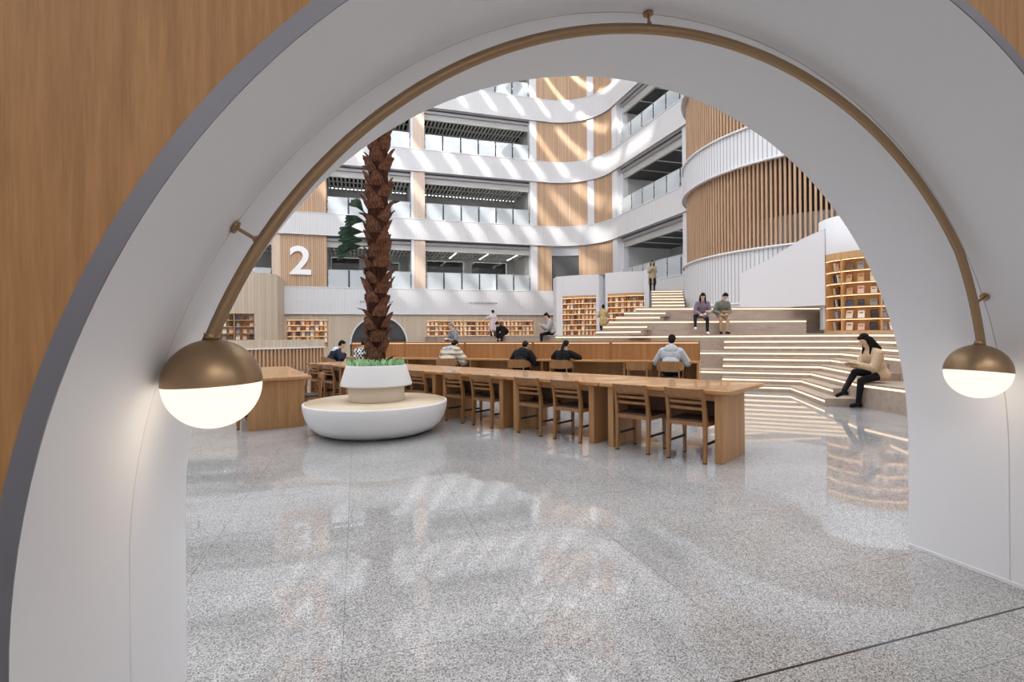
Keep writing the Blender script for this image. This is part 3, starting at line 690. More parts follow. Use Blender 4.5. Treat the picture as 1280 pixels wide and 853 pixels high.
# storeys: piers, wood panels, rooms behind the openings
ROOM = 3.9
rooms_back = [(-11.5, -4.78), (-1.71, 3.41), (4.28, 11.5)]
def pier(nm, x0, x1, z0, z1, m, y=BY+.10, d=.6):
    b = MB(); b.strip([(x0, y+d), (x0, y), (x1, y), (x1, y+d)], z0, z1, 0, 0, False); return struct(b.build(nm, m))
for i in range(4):
    z0, z1 = LV[i][1], LV[i+1][0]
    pier('pillar', -4.78, -4.30, z0, z1, M['pierwood']); pier('pillar', -4.30, -1.71, z0, z1, M['slatwood'], BY+.16)
    pier('pillar', 3.41, 4.28, z0, z1, M['pierwood'], BY+.06); pier('pillar', 3.40, 3.56, z0, z1, M['white'], BY+.055); 
    pier('pillar', 11.5, 11.98, z0, z1, M['white'], BY+.08)
    # wood cladding running through the rounded corner
    x0 = 11.98
    path = [(x0, BY+.12), (SX-CR, BY+.12)]+arc(SX-CR, BY-CR, CR+.12, 90, 0, 18)[1:]+[(SX+.12, 28.9)]
    if i == 0:
        b = MB(); b.strip([(x0, BY+.12), (12.75, BY+.12), (13.05, BY+.10)], z0, z1); b.strip(arc(SX-CR, BY-CR, CR+.12, 52, 0, 14)+[(SX+.12, 28.9)], z0, z1); struct(b.build('wall_corner', M['slatwood']))
        wq = arc(SX-CR, BY-CR, CR+.3, 88, 50, 8)
        b = MB(); b.strip(wq, z0, z1); struct(b.build('window_1', M['darkglass']))
        b = MB(); b.strip(arc(SX-CR, BY-CR, CR+.25, 88, 50, 8), z0, z0+.05); b.wallband(arc(SX-CR, BY-CR, CR+.2, 88, 50, 8), -.1, 6.95, z1); struct(b.build('trim_20', M['frame']))
    else:
        b = MB(); b.strip(path, z0, z1); struct(b.build('wall_corner', M['slatwood']))
        b = MB(); b.strip(arc(SX-CR, BY-CR, CR+.06, 40, 31, 4), z0, z1); struct(b.build('trim_21', M['white']))
    # white jamb between corner and side openings
    b = MB(); b.strip([(SX+.08, 29.35), (SX+.08, 28.75), (SX+.4, 28.75), (SX+.4, 28.55), (SX+.8, 28.55)], z0, z1, 0, 0, False); struct(b.build('pillar', M['white']))
    b = MB(); b.strip([(SX+.8, 22.0), (SX+.1, 22.0), (SX+.1, 19.5)], z0, z1, 0, 0, False); struct(b.build('pillar', M['white']))
    zc = z1-.62
    # header under each band: shallow grey fascia with a dark blind slot
    for (xa, xb) in rooms_back:
        b = MB(); b.box(xa, xb, BY+.32, BY+.5, z1-.10, z1, 1); b.box(xa, xb, BY+.30, BY+.55, z1-.26, z1-.10, 0); b.box(xa, xb, BY+.45, BY+.6, zc-.02, z1-.26, 2)
        struct(b.build('trim_22', [M['frame'], M['darkmetal'], M['greyroom']]))
    b = MB(); b.box(SX+.32, SX+.5, 22, 28.6, z1-.10, z1, 1); b.box(SX+.3, SX+.55, 22, 28.6, z1-.26, z1-.10, 0); b.box(SX+.45, SX+.6, 22, 28.6, zc-.02, z1-.26, 2); struct(b.build('trim_23', [M['frame'], M['darkmetal'], M['greyroom']]))
    # gallery behind the back openings
    b = MB(); b.box(-13, 12.6, BY+.5, BY+ROOM, z0-.5, z0-.3); struct(b.build('floor_gallery', M['greyroom']))
    holes = [(4.9, 7.55, z0+.2, 6.85), (8.2, 10.85, z0+.2, 6.85), (-1.6, .2, z0+.2, 6.85), (1.0, 2.9, z0+.2, 6.6)] if i == 0 else [(-1.5, 0.9, z0+.2, z0+1.9), (5.2, 8.2, z0+.2, z0+1.7)]
    wall_with_holes('wall_gallery', -13, 12.6, z0-.3, zc+.2, BY+ROOM, holes, M['greyroom'])
    for hx0, hx1, hz0, hz1 in holes:
        w_ = box_obj('window_2', (hx0, hx1, BY+ROOM+.02, BY+ROOM+.06, hz0, hz1), M['darkglass']); struct(w_)
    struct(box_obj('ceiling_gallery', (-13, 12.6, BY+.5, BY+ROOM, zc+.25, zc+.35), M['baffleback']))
    for (xa, xb) in rooms_back:
        b = MB(); nb = int((xb-xa)/.25)
        for q in range(nb):
            x = xa+.05+q*.25
            for ya, yb in ((BY+.6, BY+1.7), (BY+1.78, BY+2.8), (BY+2.88, BY+ROOM-.02)): b.box(x, x+.11, ya, yb, zc+.02, zc+.10)
        for y in (BY+1.70, BY+2.80): b.box(xa, xb, y, y+.08, zc+.03, zc+.1)
        struct(b.build('ceiling_baffles', M['baffle']))
        for xe in (xa, xb):
            struct(box_obj('wall_gallery_end', (min(xe, xe+(.1 if xe == xb else -.1)), max(xe, xe+(.1 if xe == xb else -.1)), BY+.6, BY+ROOM, z0-.3, zc+.3), M['greyroom']))
    # side gallery
    struct(box_obj('floor_gallery', (SX+.5, SX+ROOM, 19.5, 28.6, z0-.5, z0-.3), M['greyroom'])); struct(box_obj('wall_gallery', (SX+ROOM, SX+ROOM+.1, 19.5, 28.6, z0-.5, zc+.4), M['greyroom']))
    struct(box_obj('ceiling_gallery', (SX+.5, SX+ROOM, 19.5, 28.6, zc+.05, zc+.2), M['darkmetal'])); struct(box_obj('wall_gallery', (SX+.5, SX+ROOM, 28.6, 28.7, z0-.5, zc+.4), M['greyroom']))
    b = MB()
    for q in range(3): b.box(SX+.6, SX+ROOM, 23.4+q*1.7, 23.46+q*1.7, zc+.02, zc+.06)
    struct(b.build('ceiling_baffles', M['baffle']))
    if i == 0:
        struct(box_obj('window_3', (SX+ROOM-.03, SX+ROOM-.01, 24.5, 28.2, z0+.2, 6.3), M['darkglass']))
# glass railings
stor = ['second', 'third', 'fourth', 'fifth']
def railing(label, a, bb, z, nseg, group):
    L = hypot(bb[0]-a[0], bb[1]-a[1]); t = thing('glass_railing', label, 'railing', (*a, z), atan2(bb[1]-a[1], bb[0]-a[0]), group); w = L/nseg
    for k in range(nseg):
        box_obj('glass_panel', (k*w+.05, (k+1)*w-.05, -.006, .006, .04, 1.12), M['glass'], t)
    for k in range(nseg+1):
        b = MB(); x = min(max(k*w, .035), L-.035); b.box(x-.035, x+.035, .03, .09, -.02, 1.0); b.box(x-.045, x+.045, -.012, .03, .30, .36); b.box(x-.045, x+.045, -.012, .03, .80, .86); b.build('post', M['darkmetal'], t)
    b = MB(); b.box(0, L, -.012, .012, 1.12, 1.14); b.build('top_rail', M['frame'], t)
    b = MB(); b.box(0, L, -.02, .02, 0, .035); b.build('shoe', M['frame'], t)
for i in range(4):
    z = LV[i][1]-.03
    railing(f'glass railing on the {stor[i]}-floor gallery left of the numeral panel', (-11.4, BY+.28), (-4.8, BY+.28), z, 5, 'glass railings of the galleries')
    railing(f'glass railing on the {stor[i]}-floor gallery behind the palm trunk', (-1.7, BY+.28), (3.4, BY+.28), z, 4, 'glass railings of the galleries')
    railing(f'glass railing on the {stor[i]}-floor gallery bay right of the palm', (4.3, BY+.28), (11.5, BY+.28), z, 6, 'glass railings of the galleries')
    railing(f'glass railing on the {stor[i]}-floor gallery of the side wall, left of the slatted drum', (SX+.28, 28.5), (SX+.28, 21.2), z, 6, 'glass railings of the galleries')
# ceiling lamps of the second-floor gallery
k = 0
for x, y, w_ in ((6.4, BY+1.2, 1), (6.4, BY+2.6, 1), (8.6, BY+1.2, 1), (8.6, BY+2.6, 1), (10.7, BY+1.2, 1), (10.7, BY+2.6, 1)):
    lb = ['front left', 'rear left', 'front middle', 'rear middle', 'front right', 'rear right'][k]; k += 1
    t = thing('linear_ceiling_lamp', f'{lb} white line lamp in the second-floor gallery bay right of the palm', 'lamp', (x, y, 6.97), 0, 'line lamps in the second-floor gallery')
    box_obj('housing', (-.05, .05, -.55, .55, .0, .03), M['white'], t); box_obj('tube', (-.045, .045, -.54, .54, -.012, .0), M['linear'], t)
t = thing('linear_ceiling_lamp', 'white line lamp inside the second-floor corner window', 'lamp', (13.9, BY+.9, 6.8), .2); box_obj('housing', (-.05, .05, -.5, .5, 0, .03), M['white'], t); box_obj('tube', (-.045, .045, -.5, .5, -.012, 0), M['linear'], t)

# white numerals on the slatted panels
def numeral(ch_, label, x, z, y, h):
    cu = bpy.data.curves.new('n', 'FONT'); cu.body = ch_; cu.size = h*1.42; cu.extrude = .04; cu.offset = .045; cu.align_x = 'CENTER'; o = bpy.data.objects.new('n', cu); C.objects.link(o)
    bpy.context.view_layer.update(); me = bpy.data.meshes.new_from_object(o.evaluated_get(bpy.context.evaluated_depsgraph_get())); bpy.data.objects.remove(o)
    o = bpy.data.objects.new('floor_numeral', me); me.materials.clear(); me.materials.append(M['numeral']); C.objects.link(o)
    ys = [v.co.y for v in me.vertices]; o.scale = (1.05, h/(max(ys)-min(ys)), 1); o.location = (x, y, z-min(ys)*o.scale[1]); o.rotation_euler = (pi/2, 0, 0); tag(o, label, 'numeral'); return o
M['numeral'] = mat('white_numeral', '#ffffff', .5)
for i, c_ in enumerate('2345'):
    numeral(c_, f'large white floor numeral on the wood slat panel of the {stor[i]} floor', -3.2, LV[i][1]+.72, BY+.06, 1.72)
# small grey lettering lines on the lowest white band
for x0, x1 in ((.2, 2.2), (7.1, 9.0)):
    b = MB(); rd = random.Random(int(x0*10)); x = x0
    while x < x1:
        w_ = rd.uniform(.05, .1); b.box(x, x+w_, BY-.05, BY-.035, 3.53, 3.63); x += w_+.05
    tag(b.build('lettering', M['frame']), 'small grey lettering on the lowest white band '+('behind the palm' if x0 < 1 else 'above the long bookcase'), 'lettering')

# projecting pale-wood box at the far left with a recessed bookcase
YB = 28.96; SHC = (-7.0, -5.1, 1.28, 2.66)
wall_with_holes('wall_left_box', -13, -4.75, 0, 4.82, YB, [SHC], M['palewood'])
b = MB(); b.strip([(-4.75, YB), (-4.1, YB+.75), (-4.1, BY+.2)], 0, 4.82, 0, 0, False); b.face([(-13, YB, 4.82), (-4.75, YB, 4.82), (-4.1, YB+.75, 4.82), (-4.1, BY, 4.82), (-13, BY, 4.82)]); struct(b.build('wall_left_box_side', M['palewood']))

# ------------------------------------------------------------------ slatted drum on the right
DC, DR = (19.2, 16.7), 5.5
def darc(R, a0, a1, n): return arc(DC[0], DC[1], R, a0, a1, n)
A0, A1 = 124, 262   # from the side wall round towards the camera
drum_levels = [(2.50, 4.46), (7.60, 8.96), (12.0, 13.44), (16.2, 17.75)]
for i, (za, zb) in enumerate(drum_levels):
    b = MB(); b.wallband(darc(DR+.12, A0, A1, 60), -.3, za, zb); struct(b.build('wall_drum_band', M['drumrib']))
    for z in (za, zb):
        if True:
            b = MB(); b.tube([(x, y, z) for x, y in darc(DR+.17, A0, A1, 60)], .045, 8); struct(b.build('trim_24', M['white']))
for i in range(3):
    z0, z1 = drum_levels[i][1], drum_levels[i+1][0]
    t = thing('slat_screen', f'curved wooden slat screen of the drum on the {stor[i]} floor', 'screen', (DC[0], DC[1], z0)); t['kind'] = 'structure'
    b = MB(); a = A0; st = math.degrees(.155/DR)
    while a < A1:
        q = Matrix.Rotation(radians(a), 4, 'Z'); b.box(DR-.13, DR, -.036, .036, 0, z1-z0, M=q); a += st
    b.build('slats', M['slat'], t)
    b = MB(); b.strip([(x-DC[0], y-DC[1]) for x, y in darc(DR-.55, A0, A1+6, 40)], -.3, z1-z0+.8); b.build('backing', M['dark'], t)  # dark sheet in place of the shaded interior behind the slats
    b = MB(); b.strip([(x-DC[0], y-DC[1]) for x, y in darc(DR-.3, 185, A1, 40)], 0.1, 1.1); b.build('inner_glass', M['glass'], t)
    b = MB(); b.tube([(x-DC[0], y-DC[1], 1.12) for x, y in darc(DR-.3, 185, A1, 40)], .018, 6); b.build('inner_rail', M['frame'], t)
b = MB(); b.strip(darc(DR+.16, A0, A1, 60), 2.265, 2.5); struct(b.build('baseboard_drum', M['white']))
# plain white stair parapet that rises from the ribbed band to the tower
pa = [tuple(cf(925, 18.45)), tuple(cf(960, 17.6)), tuple(cf(1003, 16.6)), tuple(cf(1032, 16.0))]
def zat(px, y, fw): return H+(yh-.0092*(px-640)-y)*fw/F_
tops = [zat(925, 343, 18.45), zat(960, 325.5, 17.6), zat(1003, 299, 16.6), zat(1032, 286, 16.0)]
b = MB(); b.grid([[(x, y, 2.265) for x, y in pa], [(x, y, z) for (x, y), z in zip(pa, tops)]], sm=False)
bk = offset(pa, -.2); b.grid([[(x, y, z) for (x, y), z in zip(pa, tops)], [(x, y, z) for (x, y), z in zip(bk, tops)]], sm=False); b.face([(*pa[0], 2.265), (*pa[0], tops[0]), (*bk[0], tops[0]), (*bk[0], 2.265)])
struct(b.build('wall_stair_parapet', M['white']))

# ------------------------------------------------------------------ bookcases and books
PAL = {'cream': '#e6d9c4', 'white': '#efece6', 'tan': '#c49b6c', 'navy': '#33415f', 'blue': '#6d86a3', 'grey': '#8d8f92', 'black': '#2b2b2d', 'red': '#8f5148', 'pink': '#dfb6a8', 'green': '#64776a', 'orange': '#c8945f', 'brown': '#6d4d38'}
CM = {k: mat('book_cover_'+k, v, .5) for k, v in PAL.items()}; M['pages'] = mat('book_pages', '#efe6d2', .8)
bookmesh = {}
def book_mesh(col, w, h, t):
    key = (col, w, h, t)
    if key not in bookmesh:
        b = MB(); c = .003   # local: x width, y thickness, z height
        b.box(-w/2, w/2, 0, c, 0, h, 0); b.box(-w/2, w/2, t-c, t, 0, h, 0); b.box(-w/2, -w/2+c, 0, t, 0, h, 0); b.box(-w/2+c, w/2-.004, c, t-c, .004, h-.004, 1)
        b.box(-w*.3, w*.3, -.0008, 0, h*.62, h*.74, 2); bookmesh[key] = b.mesh('book', [CM[col], M['pages'], M['title']])
    return bookmesh[key]
M['title'] = mat('book_title_block', '#5b564f', .6)
def book(col, Mx, label, group, w=.16, h=.23, t=.025):
    o = bpy.data.objects.new('book', book_mesh(col, w, h, t)); C.objects.link(o); o.matrix_world = Mx; tag(o, label, 'book', group); return o
ordn = ['top', 'second', 'third', 'fourth', 'fifth', 'sixth', 'seventh', 'eighth', 'ninth']
def bookcase(label, cat, fmap, S0, cols, z0, rowh, nrows, depth, m, short, nbooks, group, bw=.16, cols_rows=None, led=True, dens=1, lean=12, spine_cols=()):
    """fmap(s, d) -> (x, y, angle of the outward tangent frame); s runs along the front, d into the case"""
    case = thing('bookcase', label, cat, (*fmap(S0+sum(cols)/2, 0)[:2], z0)); base = V((*fmap(S0+sum(cols)/2, 0)[:2], z0)); th = .03
    def P(s, d, z): x, y, a = fmap(s, d); return V((x, y, z))-base
    def slab(b, s0, s1, d0, d1, za, zb, n=6):
        A = [[P(s0+(s1-s0)*i/n, d, z) for i in range(n+1)] for d, z in ((d0, za), (d0, zb), (d1, zb), (d1, za), (d0, za))]
        b.grid(A, False, 0, False, None, True); b.face([A[0][0], A[1][0], A[2][0], A[3][0]]); b.face([A[0][-1], A[3][-1], A[2][-1], A[1][-1]])
    W = sum(cols); edges = [S0]
    for c in cols: edges.append(edges[-1]+c)
    ztop = z0+rowh*nrows
    b = MB(); slab(b, S0, S0+W, depth, depth+.03, z0, ztop+.02, 16); b.build('back_panel', m, case)
    for e in edges:
        b = MB(); slab(b, e-th/2, e+th/2, 0, depth, z0, ztop+.02, 1); b.build('upright', m, case)
    lb = MB()
    for q in range(nrows+1):
        b = MB(); z = z0+q*rowh; slab(b, S0, S0+W, 0, depth, z-.012, z+.018, 16); b.build('shelf', m, case)
        if q and led: slab(lb, S0+.02, S0+W-.02, .02, .045, z-.02, z-.013, 16)
    if led: lb.build('led_strip', M['ledcell'], case)
    rd = random.Random(len(label)); cs = list(PAL)
    for q in range(nrows):
        rname = ordn[nrows-1-q] if q else 'bottom'; z = z0+q*rowh+.02
        for ci, cw in enumerate(cols):
            if cols_rows and q < cols_rows[ci]: continue
            nb = nbooks if ci not in spine_cols else 3
            for k in range(nb):
                if rd.random() > dens: continue
                col = rd.choice(cs) if rd.random() < .30 else rd.choice(['cream', 'white', 'tan', 'pink', 'brown', 'grey', 'cream', 'black'] if 'tower' in short or 'far-left' in short else ['cream', 'white', 'tan', 'pink', 'white', 'cream', 'brown'])
                s = edges[ci]+cw*((k+.5)/nb if ci not in spine_cols else .55+.12*k)+rd.uniform(-.01, .01); x, y, a = fmap(s, depth*.35)
                hh = rd.choice((.20, .23, .25))*min(1, rowh/.36+.12); ww = rd.choice((.145, .16, .175))*bw/.16*(.84 if .62 < cw < .72 else 1)
                Mx = Matrix.Translation((x, y, z+.009)) @ Matrix.Rotation(a, 4, 'Z') @ Matrix.Rotation(radians(-lean), 4, 'X')
                if ci in spine_cols: Mx = Matrix.Translation((*fmap(s, depth*.5)[:2], z+.012)) @ Matrix.Rotation(a+pi/2, 4, 'Z') @ Matrix.Rotation(radians(-9), 4, 'X')
                pos = (['left', 'middle', 'right'] if nb == 3 else ['left', 'right'])[k]
                book(col, Mx, f'{col} book at {pos}, {rname} row, {ordn[ci] if ci else "first"} bay {short}', group, ww, round(hh, 3), .025)
    return case
def straight(x0, y, sgn=1): return lambda s, d: (x0+s, y+d, 0)
bookcase('long warm-lit bookcase recessed in the pale back wall right of the palm', 'bookcase', straight(0, BY+.13), SHB[0], [.82]*9, SHB[2]-.02, .325, 4, .30, M['lightwood'], 'of long back-wall bookcase', 3, 'books in the long back-wall bookcase', .15)
bookcase('short warm-lit bookcase recessed in the pale back wall left of the palm', 'bookcase', straight(0, BY+.13), SHA[0], [.77, .77, .78], SHA[2], .333, 5, .30, M['lightwood'], 'of short bookcase left of palm', 3, 'books in the short back-wall bookcase', .15)
bookcase('unlit two-bay bookcase recessed in the projecting pale wood box at far left', 'bookcase', straight(0, YB+.02), SHC[0], [.95, .95], SHC[2], .345, 4, .30, M['lightwood'], 'of far-left box bookcase', 3, 'books in the far-left box bookcase', .17, led=False)
# white apse tower with a curved bookcase, right of the couple
TC = V((f.x, f.y))*16.0+V((r0.x, r0.y))*11.33; TR = 1.27
def tang(a): return TC+V((cos(a), sin(a)))*TR
ca = atan2(-TC.y, -TC.x)      # direction from the tower towards the camera
def tower_map(s, d): a = ca-1.02+s/TR; return (TC.x+(TR-d)*cos(a), TC.y+(TR-d)*sin(a), a+pi/2)
zt = 1.38
b = MB(); b.lathe([(TR+.03, 3.86), (TR+.03, 5.0), (TR-.2, 5.0)], 48, tuple(TC)); b.lathe([(TR+.015, zt+.1), (TR+.015, 3.86)], 40, tuple(TC), 0, True, ca-1.02-2.6, ca-1.02); struct(b.build('wall_tower', M['white']))
b = MB(); b.lathe([(TR+.02, 3.66), (TR+.03, 3.86)], 48, tuple(TC), 0, True, ca-1.06, ca+1.7); b.lathe([(TR-.3, 3.66), (TR+.02, 3.66)], 48, tuple(TC), 0, True, ca-1.06, ca+1.7); b.lathe([(TR+.01, 1.36), (TR+.01, zt+.06)], 48, tuple(TC), 0, True, ca-1.06, ca+1.7); struct(b.build('trim_25', M['lightwood']))
bookcase('tall curved wooden bookcase set into the white tower beside the upper seats', 'bookcase', tower_map, .0, [.62, 1.04, .7], zt+.05, .37, 6, .30, M['lightwood'], 'of tower bookcase', 3, 'books in the tower bookcase', .17, led=True, spine_cols=(0,), lean=14)
# white undulating bookcase wall at the far end of the landing
def seglerp(A, B, bulge):
    A, B = V(A), V(B); d = (B-A); L = d.length; t = d/L; n = V((t.y, -t.x))
    def fm(s, dd):
        q = s/L; h = bulge*4*q*(1-q); sl = bulge*4*(1-2*q)/L; p = A+t*s+n*h; nn = (n-t*sl).normalized()
        return (p.x-nn.x*dd, p.y-nn.y*dd, atan2(t.y, t.x)+math.atan(sl)*-1*0)
    return fm, L
bays = [(cf(703, 30.4), cf(746, 29.6), 'left', 3), (cf(759.5, 29.0), cf(806, 28.2), 'right', 2)]
for A, B, nm, nc in bays:
    fm, L = seglerp(A, B, .16)
    bookcase(f'{nm} bay of the curved white bookcase wall at the end of the landing', 'bookcase', fm, .0, [L/nc]*nc, 1.375, .318, 7, .30, M['lightwood'], f'of {nm} white-wall bookcase', 3, f'books in the {nm} bay of the white bookcase wall', .15)
    n = 14; fr = [fm(L*i/n, -.04)[:2] for i in range(n+1)]; bk = [fm(L*i/n, .4)[:2] for i in range(n+1)]
    b = MB(); b.strip(fr, 3.74, 4.95); b.grid([[(x, y, 4.95) for x, y in fr], [(x, y, 4.95) for x, y in bk]], sm=False); struct(b.build('wall_white_shelf', M['white']))
    b = MB(); b.strip([fm(L*i/n, -.03)[:2] for i in range(n+1)], 3.59, 3.74); b.grid([[(x, y, 3.59) for x, y in [fm(L*i/n, .3)[:2] for i in range(n+1)]], [(x, y, 3.59) for x, y in fr]], sm=False); struct(b.build('trim_26', M['lightwood']))
def jamb(pts, z1=4.95):
    b = MB(); b.strip([tuple(p) for p in pts], 1.362, z1, 0, 0, False); b.face([(p[0], p[1], z1) for p in pts]); struct(b.build('wall_white_shelf', M['white']))
jamb([cf(692, 31.6), cf(696, 30.5), cf(703.5, 30.35), cf(704, 31)])
jamb([cf(745.5, 29.55), cf(749, 29.5), cf(757, 30.0), cf(757, 29.0), cf(760, 28.95), cf(761, 29.9)])
jamb([cf(805.5, 28.15), cf(812, 28.0), cf(812, 30.0)], 5.0)
# narrow return shelf between the two bays
fm, L = seglerp(cf(748.5, 29.52), cf(757, 30.0), 0)

# ------------------------------------------------------------------ people
def voxel(b, name, m, parent, size, smooth=4, fac=.5):
    me = b.mesh(name+'_raw', m); o = bpy.data.objects.new(name, me); C.objects.link(o)
    r_ = o.modifiers.new('r', 'REMESH'); r_.mode = 'VOXEL'; r_.voxel_size = size; r_.use_smooth_shade = True
    if smooth: s_ = o.modifiers.new('s', 'SMOOTH'); s_.factor = fac; s_.iterations = smooth
    bpy.context.view_layer.update(); dg = bpy.context.evaluated_depsgraph_get()
    nm = bpy.data.meshes.new_from_object(o.evaluated_get(dg)); o.modifiers.clear(); o.data = nm; bpy.data.meshes.remove(me)
    if not nm.materials: nm.materials.append(m)
    o.parent = parent; return o
def ik(a, t, l1, l2, pole):
    d = t-a; D = min(d.length, (l1+l2)*.995); u_ = d.normalized(); x = (l1*l1-l2*l2+D*D)/(2*D); h = sqrt(max(0, l1*l1-x*x))
    p = (pole-u_*pole.dot(u_)).normalized(); return a+u_*x+p*h, a+u_*D
M['skin'] = mat('skin', '#e3b99d', .55); M['hairblack'] = mat('black_hair', '#1b1715', .75, spec=.15); M['lip'] = mat('lips', '#b36a60', .5); M['eye'] = mat('eye', '#1b1412', .3)
def cloth(name, c, rough=.85, c2=None, scale=30, kind='noise'):
    m = mat(name, c, rough, spec=.2); N = NT(m); tc = N.n('ShaderNodeTexCoord')
    n_1 = N.n('ShaderNodeTexNoise', Scale=scale, Detail=3.); N.l(tc.outputs['Object'], n_1.inputs['Vector'])
    if kind == 'puffer':
        wv = N.n('ShaderNodeTexWave', _bands_direction='Z', Scale=2.6, Distortion=2.5, Detail=1.); N.l(tc.outputs['Object'], wv.inputs['Vector']); N.bump(wv.outputs[1], .8, .05)
    else: N.bump(n_1.outputs[0], .25, .012)
    if c2:
        if kind == 'plaid':
            ck = N.n('ShaderNodeTexChecker', Scale=16.); N.l(tc.outputs['Object'], ck.inputs['Vector']); ck.inputs[1].default_value = lin(c); ck.inputs[2].default_value = lin(c2); N.l(ck.outputs[0], N.b.inputs['Base Color'])
        else: N.l(N.ramp(n_1.outputs[0], [(.4, c2), (.6, c)]), N.b.inputs['Base Color'])
    return m
def person(label, loc, rz, seat=None, lean=8, head=(10, 0), hands=None, feet=None, knees=None, top=None, trousers=None, shoe=None, hairm=None, hair='short', bulk=.014, coat=0, hood=None, vox=.010, sc=1., twist=0, turn=0, curl=.8, sleeves=1, group=None, collar=None, palm=None, elbow=(.5, -.45)):
    t = thing('person', label, 'person', loc, radians(rz), group); t.scale = (sc, sc, sc)
    hz = (seat/sc+.122) if seat is not None else .885
    hip = V((0, 0, hz)); le = radians(lean); sd_ = V((0, sin(le), cos(le))); X = V((cos(radians(twist)), sin(radians(twist)), 0))
    neck = hip+sd_*.49; chest = hip+sd_*.33; belly = hip+sd_*.15
    hp, hyw = radians(head[0]), radians(head[1])
    Hm = Matrix.Rotation(hyw, 4, 'Z') @ Matrix.Rotation(-hp, 4, 'X')
    nd = V((0, sin(le*.6+hp*.25), cos(le*.6+hp*.25))); hc = neck+nd*.095+(Hm.to_3x3() @ V((0, .012, .105)))
    def hd(x, y, z): return hc+(Hm.to_3x3() @ V((x, y, z)))
    body = MB(); H3 = Hm.to_3x3().to_4x4()
    Rl = Matrix.Rotation(-le, 4, 'X')
    body.ball(hip, (.155, .105, .12), 0, 14, Rl); body.ball(belly, (.128, .092, .15), 0, 14, Rl); body.ball(chest, (.152, .102, .18), 0, 14, Rl)
    body.capsule(neck-sd_*.03, .056, hc-nd*.06, .05)
    body.ball(hd(0, 0, .015), (.073, .092, .098), 0, 18, H3); body.ball(hd(0, .022, -.055), (.053, .065, .062), 0, 14, H3)   # skull and jaw
    body.capsule(hd(0, .088, .012), .010, hd(0, .106, -.022), .0135)                                   # nose
    body.ball(hd(0, .078, -.098), (.022, .016, .016), 0, 10, H3)                                        # chin
    for s in (-1, 1): body.ball(hd(s*.076, -.005, -.012), (.01, .02, .032), 0, 10, H3)
    top_b = MB(); tr = MB(); shs = []; bk_ = bulk
    sh_l = {}
    if hands is None: hands = [(-.2, .3, hz+.12), (.2, .3, hz+.12)]
    for s, hnd in zip((-1, 1), hands):
        S_ = neck-sd_*.085+X*(s*.166); body.ball(S_, .058, 0, 10)
        T_ = V(hnd); e_, w_ = ik(S_, T_, .285, .245, V((s*elbow[0], -.45, elbow[1])))
        body.capsule(S_, .048, e_, .039); body.capsule(e_, .038, w_, .026)
        d = (w_-e_).normalized(); nrm_ = V(palm) if palm else V((-s*.55, .15, -.6)); nrm_ = (nrm_-d*nrm_.dot(d)).normalized(); sid = d.cross(nrm_).normalized()
        pm = w_+d*.045; Mp = Matrix((sid, d, nrm_)).transposed().to_4x4(); body.ball(pm, (.039, .050, .015), 0, 12, Mp)
        for q, (of, L_) in enumerate(((-.029, .062), (-.010, .074), (.010, .070), (.028, .054))):
            k0 = w_+d*.085+sid*of; k1 = k0+(d*cos(curl*.55)+nrm_*sin(curl*.55))*L_*.52; k2 = k1+(d*cos(curl*1.35)+nrm_*sin(curl*1.35))*L_*.48
            body.capsule(k0-d*.02, .0095, k1, .009, 8); body.capsule(k1, .009, k2, .0075, 8)
        th0 = w_+d*.03-sid*(.034*s*(1 if sid.x*s < 0 else 1)); th1 = th0-sid*.024*s+d*.03+nrm_*.012; th2 = th1+d*.028+nrm_*.012
        body.capsule(th0, .012, th1, .010, 8); body.capsule(th1, .010, th2, .008, 8)
        top_b.ball(S_, .06+bk_, 0, 10); top_b.capsule(S_, .052+bk_*1.1, e_, .046+bk_); wr = w_-d*.012; top_b.capsule(e_, .045+bk_, wr, .036+bk_*.8)
        sh_l[s] = (S_, e_, w_)
    top_b.ball(hip+sd_*.02, (.165+bk_, .118+bk_, .12), 0, 16, Rl); top_b.ball(belly, (.142+bk_, .108+bk_, .17), 0, 16, Rl); top_b.ball(chest, (.165+bk_, .116+bk_, .19), 0, 16, Rl)
    top_b.capsule(neck-sd_*.05, .085+bk_*.5, neck+sd_*.012, .066+bk_*.4)
    for s in (-1, 1): top_b.capsule(neck-sd_*.02, .055+bk_*.5, sh_l[s][0], .056+bk_)
    if feet is None: feet = [(-.1, .42, 0), (.1, .42, 0)] if seat is not None else [(-.095, .02, 0), (.095, .0, 0)]
    for i, (s, ft) in enumerate(zip((-1, 1), feet)):
        hj = hip+V((s*.088, .0, -.02)); an = V(ft[:3])+V((0, 0, .093)); pole = V(knees[i]) if knees else V((s*.12, 1, .55))
        kn, an = ik(hj, an, .425, .415, pole); sh_dir = V((s*.15, 1, 0)).normalized()
        if knees and len(knees[i]) > 3: pass
        body.capsule(hj, .078, kn, .056); body.capsule(kn, .054, an, .036); toe = an+sh_dir*.155+V((0, 0, -.058)); heel = an+sh_dir*-.035+V((0, 0, -.05))
        fd = ft[3] if len(ft) > 3 else 0
        if fd: toe = an+V((0, .145*cos(fd), -.058-.145*sin(fd)))
        body.capsule(an+V((0, 0, -.035)), .034, toe, .026); body.capsule(an, .036, heel, .034)
        tr.capsule(hj, .088, kn, .064 if trousers != 'tights' else .058); tr.capsule(kn, .063, an+V((0, 0, .01)), .046); tr.ball(hip+V((0, 0, -.02)), (.16, .113, .11), 0, 14)
        sh = MB(); shs.append(sh); sh.capsule(an+V((0, 0, -.03)), .042, toe+V((0, 0, .004)), .034); sh.capsule(an+V((0, 0, -.01)), .044, heel, .040)
        if coat:
            if seat is None: pass
            else: top_b.capsule(hj, .095+bk_, hj+(kn-hj)*coat, .085+bk_)
